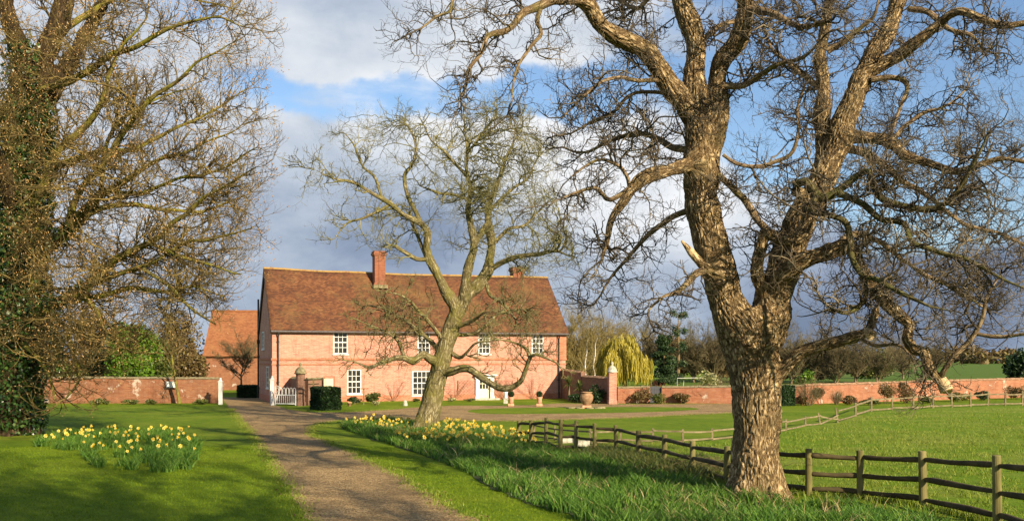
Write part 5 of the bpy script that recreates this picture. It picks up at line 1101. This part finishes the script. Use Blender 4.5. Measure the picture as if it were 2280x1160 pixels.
pc = [(-30, -40), (560, -40), (598, 120), (606, 250), (618, 400), (600, 520), (560, 610), (490, 680), (400, 690), (330, 770), (200, 850), (120, 820), (90, 700), (-30, 600)]
fill_crown(T, [tc2, tc3]+L3, crown_points(1650, pc, YC-.5, (-6, 4.5), rw), prC, rw, 4., 60, (.018, .009), 2.3, keepC, .15)
fill_crown(T, [tc]+L3, crown_points(420, [(-20, 60), (200, 40), (260, 400), (240, 700), (120, 820), (-20, 780)], YC-.5, (-5.5, -.8), rw), prC, rw, 4., 60, (.014, .008), 2., keepC, .1)
fill_crown(T, L3, crown_points(330, [(80, 560), (560, 560), (510, 670), (420, 720), (330, 790), (210, 860), (110, 830)], YC-.5, (-6, 3), rw), prC, rw, 4., 60, (.014, .008), 2., keepC, .2)
build_tubes('crown', [(T[0], 5), (T[1], 4), (T[2], 3), (T[3], 3)], M['twig_chest'], ch); print('chestnut twigs', [len(t) for t in T])
tips = [t[0][-1] for t in T[3]]+[t[0][-1] for t in T[2]]; ax = [np.array(t[0][-1])-np.array(t[0][-2]) for t in T[3]+T[2]]
sel = [i for i in range(len(tips)) if rw.random() < .3]; tp = np.array([tips[i] for i in sel]); aa = np.array([ax[i] for i in sel]); aa /= np.linalg.norm(aa, axis=1, keepdims=True)
sz = .022+.02*NR.rand(len(tp), 1); u = np.cross(aa, NR.randn(*aa.shape)); u /= np.linalg.norm(u, axis=1, keepdims=True); w = np.cross(aa, u)
V = np.stack([tp, tp+aa*sz*1.1+u*sz*.55, tp+aa*sz*1.1+w*sz*.55, tp+aa*sz*1.1-u*sz*.55, tp+aa*sz*1.1-w*sz*.55, tp+aa*sz*2.9], 1).reshape(-1, 3); o6 = np.arange(len(tp))[:, None]*6
Q = np.concatenate([np.stack([o6[:, 0]+a, o6[:, 0]+b, o6[:, 0]+c], 1) for a, b, c in ((0, 2, 1), (0, 3, 2), (0, 4, 3), (0, 1, 4), (5, 1, 2), (5, 2, 3), (5, 3, 4), (5, 4, 1))])
o = fast('buds', V, Q, M['bud'], ch); o['kind'] = 'stuff'
# ivy clothing the trunk
pts = []
for ln, t1, n, k in ((tc, .58, 26000, 1.), (tc2, .5, 1500, .7), (L3[0], .35, 900, .6), (L3[3], .3, 900, .6)):
    s = (NR.rand(n)**.85*t1*(len(ln)-1)); i = s.astype(int); f = (s-i)[:, None]; c = ln[i]*(1-f)+ln[np.minimum(i+1, len(ln)-1)]*f
    d = NR.randn(n, 3); d[:, 2] *= .5; d /= np.linalg.norm(d, axis=1, keepdims=True)
    lump = np.array([.75+.55*noise.noise(Vector(q)*.9) for q in c[:, :3]+d]); pts.append(c[:, :3]+d*(c[:, 3:4]*1.05+NR.rand(n, 1)*.62*k*lump[:, None]))
pp = np.concatenate(pts); pp = pp[pp[:, 2] > .02]
iv = leaf_obj('ivy', 'ivy', pp, .12, None, 1.2); tag(iv, 'thick dark ivy climbing the chestnut trunk at the left edge', 'ivy')
# trees of the same garden standing behind the viewer, whose shade falls across the drive and lawns
for x, y, H, s, lab in ((9.0, -5, 17, 71, 'bare tree behind the viewer shading the drive'), (3, -8, 17, 72, 'second bare tree behind the viewer shading the left lawn')):
    bare_tree('bare_tree', H, s, 'twig_walnut', lab, (x, y, 0), 'bark_limb', .7, r0=.55, t0=.2, dens=2.1, tw=2.2, stems=2)
# sky: (px, py, inner, outer radius, amount) of cloud and of brightness, as directions seen from the garden
CLOUDS = [(900, 20, 200, 420, .16), (1000, 330, 150, 420, .14), (800, 520, 200, 520, .26), (2120, 200, 150, 480, -.26), (1640, 240, 40, 220, -.14), (1330, 240, 20, 120, -.16), (1440, 190, 20, 110, -.14),
          (2000, 690, 150, 420, .3), (1400, 580, 150, 420, .26), (300, 350, 200, 560, .16), (2200, 120, 50, 260, -.12), (1480, 380, 50, 200, .16), (300, 700, 200, 500, .2), (2050, 420, 60, 260, -.14), (1750, 330, 40, 200, -.12)]
LIT = [(720, 300, 40, 200, .10), (900, 290, 40, 170, .24), (1080, 290, 40, 220, .18), (1230, 300, 60, 240, .16), (1100, 70, 60, 320, .08), (750, 110, 60, 300, .01), (1420, 360, 80, 260, .22), (760, 550, 100, 340, -.18), (1950, 700, 100, 420, -.33), (1700, 480, 60, 260, .2), (1550, 720, 60, 250, -.12),
       (300, 200, 100, 400, .08), (1250, 480, 60, 260, .06), (1150, 620, 60, 320, -.1)]
# ---------------------------------------------------------------- grass, daffodils
def inside(pts, poly):
    x, y = pts[:, 0], pts[:, 1]; c = np.zeros(len(pts), bool); n = len(poly)
    for i in range(n):
        x1, y1 = poly[i][:2]; x2, y2 = poly[(i+1) % n][:2]
        m = ((y1 > y) != (y2 > y)) & (x < (x2-x1)*(y-y1)/(y2-y1+1e-12)+x1); c ^= m
    return c
def scatter(poly, dens, clump=0., cr=.16):
    a = np.array([p[:2] for p in poly]); lo, hi = a.min(0), a.max(0); n = int((hi-lo).prod()*dens)
    if clump:
        k = max(1, int(n/clump)); cen = lo+(hi-lo)*NR.rand(k, 2); p = np.repeat(cen, int(clump), 0); p = p+NR.randn(*p.shape)*cr
    else: p = lo+(hi-lo)*NR.rand(n, 2)
    return p[inside(p, poly)]
def blades(name, p, h, w, mat, bend=.35, hv=.35, segs=2, parent=None, hmap=None):
    n = len(p); H = h*(1-hv+2*hv*NR.rand(n))
    if hmap is not None: H = H*hmap
    a = NR.rand(n)*6.283; b = bend*(.3+1.2*NR.rand(n))*H; d = np.stack([np.cos(a), np.sin(a)], 1); fa = NR.rand(n)*6.283; q = np.stack([np.cos(fa), np.sin(fa)], 1); W = w*(.7+.6*NR.rand(n)); rows = []
    for k in range(segs+1):
        t = k/segs; c = p+d*(b*t*t)[:, None]; z = H*(t-.22*bend*t*t); ww = (W*(1-.8*t**2)/2)[:, None]
        rows.append(np.concatenate([c-q*ww, z[:, None]], 1)); rows.append(np.concatenate([c+q*ww, z[:, None]], 1))
    V = np.stack(rows, 1).reshape(-1, 3); m = 2*(segs+1); o = (np.arange(n)*m)[:, None]
    Q = np.concatenate([o+np.array([2*k, 2*k+1, 2*k+3, 2*k+2]) for k in range(segs)], 0); return fast(name, V, Q, M[mat], parent)
strip = [G(*p) for p in [(758, 946), (790, 938), (860, 938), (940, 942), (1010, 948), (1100, 965), (1190, 986), (1250, 1006), (1330, 1022), (1420, 1042), (1500, 1066), (1617, 1100), (1760, 1122), (1900, 1130), (2056, 1156), (2150, 1185), (2260, 1225),
         (1500, 1235), (1380, 1195), (1270, 1152), (1170, 1118), (1100, 1088), (1040, 1052), (960, 1020), (880, 992), (810, 972), (765, 955)]]
sheet('flower_bed', rough_edge(strip, .4, .12), M['bed'], .012)  # dark sheet laid under the blades to deepen the shade between them
sp = scatter(strip, 330, 26, .11)
tb = np.array(P(1686, 1118, YW)[:2]); sp = sp[np.linalg.norm(sp-tb, axis=1) > .5]; tb2 = np.array(P(946, 955, YL)[:2]); sp = sp[np.linalg.norm(sp-tb2, axis=1) > .6]
hm = np.array([.72+.5*noise.noise(Vector((q[0]*.8, q[1]*.5, 2)))+.4*noise.noise(Vector((q[0]*2.6, q[1]*1.8, 7))) for q in sp]); hm = np.clip(hm*np.where(sp[:, 1] < 27, 1., .92), .35, 1.25)
o = blades('daffodil_leaves', sp, .33, .025, 'daffleaf', .6, .4, 3, hmap=hm); tag(o, 'long strip of daffodil leaves and rough grass between drive and fence', 'daffodil leaves', kind='stuff'); print('strip', len(sp))
clp = smooth_poly([G(*p) for p in [(78, 985), (170, 966), (310, 962), (400, 966), (452, 990), (448, 1012), (425, 1045), (370, 1056), (290, 1048), (210, 1040), (170, 1010), (100, 1004)]], 4)
st_ = scatter(strip, 11, 5, .15); o = blades('straw_blades', st_, .32, .018, 'straw', .9, .4, 3); tag(o, 'dead straw stems standing among the daffodil leaves', 'dry grass', kind='stuff')
cp = scatter(clp, 85, 34, .09); o = blades('clump_leaves', cp, .29, .028, 'daffleaf', .75, .3, 3); tag(o, 'daffodil leaves of the clump on the left lawn', 'daffodil leaves', kind='stuff')
# rough edges: fence line, paddock tufts, path edges
fl = np.concatenate([np.stack([np.array(G(*near[i][::2]))[:2]+(np.array(G(*near[i+1][::2]))[:2]-np.array(G(*near[i][::2]))[:2])*t for t in NR.rand(420)]) for i in range(len(near)-1)])
fl = fl+NR.randn(*fl.shape)*.22; o = blades('fence_grass', fl, .12, .016, 'bladeedge', .5, .5, 2); tag(o, 'rough grass growing along the near fence', 'grass', kind='stuff')
fb = np.array(P(1450, 800, 29)[:2]); nt_ = np.concatenate([np.array(G(px, py))[:2]+NR.randn(900, 2)*np.array([.35, .6]) for px, py in ((1335, 1018), (1370, 1022), (1400, 1030), (1430, 1036), (1470, 1046), (1530, 1062))]); o = blades('nettle_bed', nt_, .3, .03, 'shrub', .7, .5, 2); tag(o, 'patch of low weeds under the near fence', 'weeds', kind='stuff')
pz = [p for p in pad]; pp = scatter([(p[0], p[1]) for p in [G(1250, 1006), G(1617, 1074), G(1916, 1106), G(2221, 1166), G(2420, 1225), G(2700, 1225), G(2700, 910), G(2276, 906), G(1945, 920), G(1866, 945), G(1760, 962), G(1590, 984), G(1320, 988)]], 130, 14, .1)
pp = pp[NR.rand(len(pp)) < np.clip((64-pp[:, 1])/34, 0.12, 1)]; o = blades('paddock_tufts', pp, .09, .014, 'bladeedge', .7, .5, 2); tag(o, 'short tufts of grass in the paddock', 'grass', kind='stuff'); print('paddock', len(pp))
ed = [p for p in drive_pts if p[1] < 60]; dp = np.array([(p[0], p[1]) for p in ed]); dp = np.repeat(dp, 60, 0)+NR.randn(len(dp)*60, 2)*np.array([.13, .2]); 
o = blades('drive_edge_grass', dp, .06, .011, 'bladeedge', .5, .6, 2); tag(o, 'ragged grass along both edges of the drive', 'grass', kind='stuff')
lw = [G(-40, 1200), G(-40, 960), G(540, 955), G(690, 1160), G(740, 1200)]; lp = scatter(lw, 420)
lw2 = [G(700, 955), G(760, 948), G(1100, 1090), G(1400, 1200), G(1150, 1200), G(900, 1060), G(790, 1005)]; lp2 = scatter(lw2, 420)
lp = np.concatenate([lp, lp2]); dpoly = [(p[0], p[1]) for p in drive_pts]; lp = lp[~inside(lp, dpoly)]; lp = lp[lp[:, 1] < 34]
o = blades('lawn_blades', lp, .035, .011, 'blade', .8, .5, 1); tag(o, 'short mown grass blades of the lawn', 'grass', kind='stuff'); print('lawn', len(lp))
# fallen twigs and leaves along the drive edge
lf = np.concatenate([dp[NR.rand(len(dp)) < .05]+NR.randn(int(1e6), 2)[:0].sum() if False else dp[NR.rand(len(dp)) < .05]]); V, Q = leaves(np.concatenate([lf+NR.randn(*lf.shape)*.12, np.full((len(lf), 1), .025)], 1), .04, NR, .85, 1.3); o = fast('leaf_litter', V, Q, M['shrub_brown']); tag(o, 'dead leaves lying along the drive edges', 'leaf litter', kind='stuff')
# one daffodil: stem, six petals, trumpet; then copied
def daffodil_mesh(seed, h):
    rg = random.Random(seed); m = MB(); hx_, hy_ = rg.uniform(-.03, .03), rg.uniform(-.05, 0); top = Vector((hx_, hy_-.03, h)); m.m = 0
    m.tube([(0, 0, 0), (hx_*.5, hy_*.5, h*.6), (hx_, hy_, h*.97), tuple(top)], .005, 5); ax_ = Vector((rg.uniform(-.25, .25), -1, rg.uniform(-.15, .2))).normalized(); u = ax_.orthogonal().normalized(); w = ax_.cross(u); m.m = 1; s = rg.uniform(.05, .062)
    for k in range(6):
        a = k*1.0472; d = u*math.cos(a)+w*math.sin(a); e = ax_.cross(d); b = top+ax_*.006*(k % 2)
        m.add([b, b+d*s*.55+e*s*.42+ax_*.008, b+d*s*1.1-ax_*.004, b+d*s*.55-e*s*.42+ax_*.008], [(0, 1, 2, 3)])
    m.m = 2; r0, r1 = s*.3, s*.52; L_ = s*.85; ring = []
    for t, r in ((0, r0), (.7, r0*1.15), (1, r1)):
        for k in range(8): ring.append(top+ax_*L_*t+(u*math.cos(k*.785)+w*math.sin(k*.785))*r)
    m.add(ring, [(j*8+k, j*8+(k+1) % 8, (j+1)*8+(k+1) % 8, (j+1)*8+k) for j in range(2) for k in range(8)])
    me = bpy.data.meshes.new('daffodil'); me.from_pydata(m.v, [], m.f); me.polygons.foreach_set('material_index', m.mi); me.update()
    for k in ('stem', 'petal', 'trumpet'): me.materials.append(M[k])
    return me
DM = [daffodil_mesh(i, .33+.03*(i % 3)) for i in range(6)]
def daffs(pts, label, group):
    for q in pts:
        o = bpy.data.objects.new('daffodil', R.choice(DM)); C.objects.link(o); o.location = (q[0], q[1], 0); o.rotation_euler = (R.uniform(-.2, .2), R.uniform(-.2, .2), -SUN_AZ*-0+math.radians(34)+R.gauss(0, .9)); s = R.uniform(.85, 1.2); o.scale = (s, s, s); tag(o, label, 'daffodil', group)
def pick(poly, n, clump=3, cr=.2):
    p = scatter(poly, 40, clump, cr); return p[NR.permutation(len(p))[:n]]
up = [G(*p) for p in [(85, 992), (170, 972), (310, 964), (400, 968), (455, 990), (440, 1008), (330, 1000), (200, 990), (110, 1000)]]
lo = [G(*p) for p in [(180, 1005), (440, 1000), (420, 1046), (330, 1040), (200, 1025)]]
daffs(np.concatenate([pick(up, 68), pick(lo, 22)]), 'yellow daffodil in bloom in the clump on the left lawn', 'daffodils of the left lawn clump')
r1 = [G(*p) for p in [(762, 948), (860, 941), (925, 950), (900, 968), (820, 966)]]; r2 = [G(*p) for p in [(950, 952), (1010, 950), (1100, 967), (1195, 988), (1195, 1003), (1100, 998), (1010, 988), (950, 975)]]; r3 = [G(*p) for p in [(860, 975), (950, 978), (1040, 990), (1060, 1000), (950, 1000), (880, 990)]]
daffs(np.concatenate([pick(r1, 58), pick(r2, 150), pick(r3, 60)]), 'yellow daffodil in bloom near the foot of the leaning tree', 'daffodils around the leaning tree')

# ---------------------------------------------------------------- sun, sky, camera
w = bpy.data.worlds.new('World'); sc.world = w; w.use_nodes = True; nt = w.node_tree; bg = nt.nodes['Background']
sky = nd(nt, 'ShaderNodeTexSky', sky_type='NISHITA'); sky.sun_disc = False; sky.sun_elevation = SUN_EL; sky.sun_rotation = math.atan2(.63, -.777); sky.air_density = 1.; sky.dust_density = .25; sky.ozone_density = 3.
nt.links.new(sky.outputs[0], bg.inputs[0]); bg.inputs[1].default_value = .085
d = nd(nt, 'ShaderNodeTexCoord').outputs['Generated']; s = nd(nt, 'ShaderNodeSeparateXYZ', {0: d}); X, Y_, Z = s.outputs
def blob(px, py, r0, r1, amp):
    v = Vector(((px-CX)/F, 1, (HY-py)/F)).normalized(); dt = nd(nt, 'ShaderNodeVectorMath', {0: d, 1: tuple(v)}, operation='DOT_PRODUCT').outputs['Value']
    n = nd(nt, 'ShaderNodeMapRange', {'Value': dt, 'From Min': math.cos(r1/F), 'From Max': math.cos(r0/F), 'To Min': 0., 'To Max': amp}, interpolation_type='SMOOTHSTEP'); return n.outputs['Result']
def cn(scale, detail, rough, sx, sy, sz, off, dist=0.):
    v = nd(nt, 'ShaderNodeMapping', {'Vector': d, 'Scale': (sx, sy, sz), 'Location': (off, off*.7, off*1.3)}).outputs[0]; return nz(nt, v, scale, detail, rough, 'FBM', dist)
n1 = cn(5.5, 9, .58, 1, 1, 2.0, 3.1, .25); n2 = cn(3.2, 6, .6, 1, 1, 2.2, 8.4, .2); n3 = cn(9, 8, .6, 1, 1, 1.6, 1.7, .2)
dens = n1
for b in CLOUDS: dens = math_(nt, 'ADD', dens, blob(*b))
dens = math_(nt, 'ADD', dens, mrange(nt, Y_, .82, .3, 0., -.3))   # unseen sky behind the view is cleared of cloud to lower the fill light
# the strip of blue between the two cloud decks
el = math_(nt, 'ADD', math_(nt, 'DIVIDE', Z, Y_), math_(nt, 'MULTIPLY', math_(nt, 'SUBTRACT', cn(7, 6, .6, 1, 1, 1, 5.5), .5), .10)); az = math_(nt, 'DIVIDE', X, Y_)
ss = lambda v, a, b: nd(nt, 'ShaderNodeMapRange', {'Value': v, 'From Min': a, 'From Max': b}, interpolation_type='SMOOTHSTEP').outputs['Result']
band = math_(nt, 'MULTIPLY', ss(math_(nt, 'ABSOLUTE', math_(nt, 'SUBTRACT', el, .268)), .042, .008), math_(nt, 'MULTIPLY', ss(az, -.36, -.22), ss(az, .14, .02)))
dens = math_(nt, 'SUBTRACT', dens, math_(nt, 'MULTIPLY', band, .5)); dens = math_(nt, 'ADD', dens, math_(nt, 'MULTIPLY', ss(el, .11, .03), .4))
cov = nd(nt, 'ShaderNodeMapRange', {'Value': dens, 'From Min': .41, 'From Max': .66, 'To Min': 0., 'To Max': 1.}, interpolation_type='SMOOTHSTEP').outputs['Result']
# cloud light: bright where the heap faces the sun, slate grey in the low rain cloud
lit = math_(nt, 'ADD', math_(nt, 'MULTIPLY', n2, .85), math_(nt, 'MULTIPLY', n3, .42))
for b in LIT: lit = math_(nt, 'ADD', lit, blob(*b))
ccol = ramp(nt, lit, [(.2, (.088, .118, .175)), (.42, (.15, .188, .258)), (.6, (.26, .3, .36)), (.78, (.385, .41, .445)), (.95, (.49, .50, .515))])
bg2 = nd(nt, 'ShaderNodeBackground', {'Color': ccol, 'Strength': 1.})
mx = nd(nt, 'ShaderNodeMixShader', {0: cov, 1: bg.outputs[0], 2: bg2.outputs[0]}); nt.links.new(mx.outputs[0], nt.nodes['World Output'].inputs['Surface'])
sl = bpy.data.lights.new('sun', 'SUN'); sl.energy = 5.0; sl.angle = rad(.55); sl.color = (1, .835, .59); so = bpy.data.objects.new('sun', sl); C.objects.link(so)
sv = Vector((.63*math.cos(SUN_EL), -.777*math.cos(SUN_EL), math.sin(SUN_EL))); so.rotation_euler = sv.to_track_quat('Z', 'Y').to_euler(); so.location = (20, -30, 40)
cam = bpy.data.cameras.new('camera'); co = bpy.data.objects.new('camera', cam); C.objects.link(co); sc.camera = co
co.location = (0, 0, EYE); co.rotation_euler = (rad(90), 0, 0); cam.sensor_width = 36; cam.lens = 36*F/2280; cam.shift_y = (HY-580)/2280; cam.clip_start = .1; cam.clip_end = 8000
vs = sc.view_settings; vs.view_transform = 'Standard'; vs.look = 'None'; vs.gamma = 1; vs.exposure = .95; vs.use_curve_mapping = False
sc.cycles.max_bounces = 6; sc.cycles.diffuse_bounces = 3; sc.cycles.transparent_max_bounces = 4
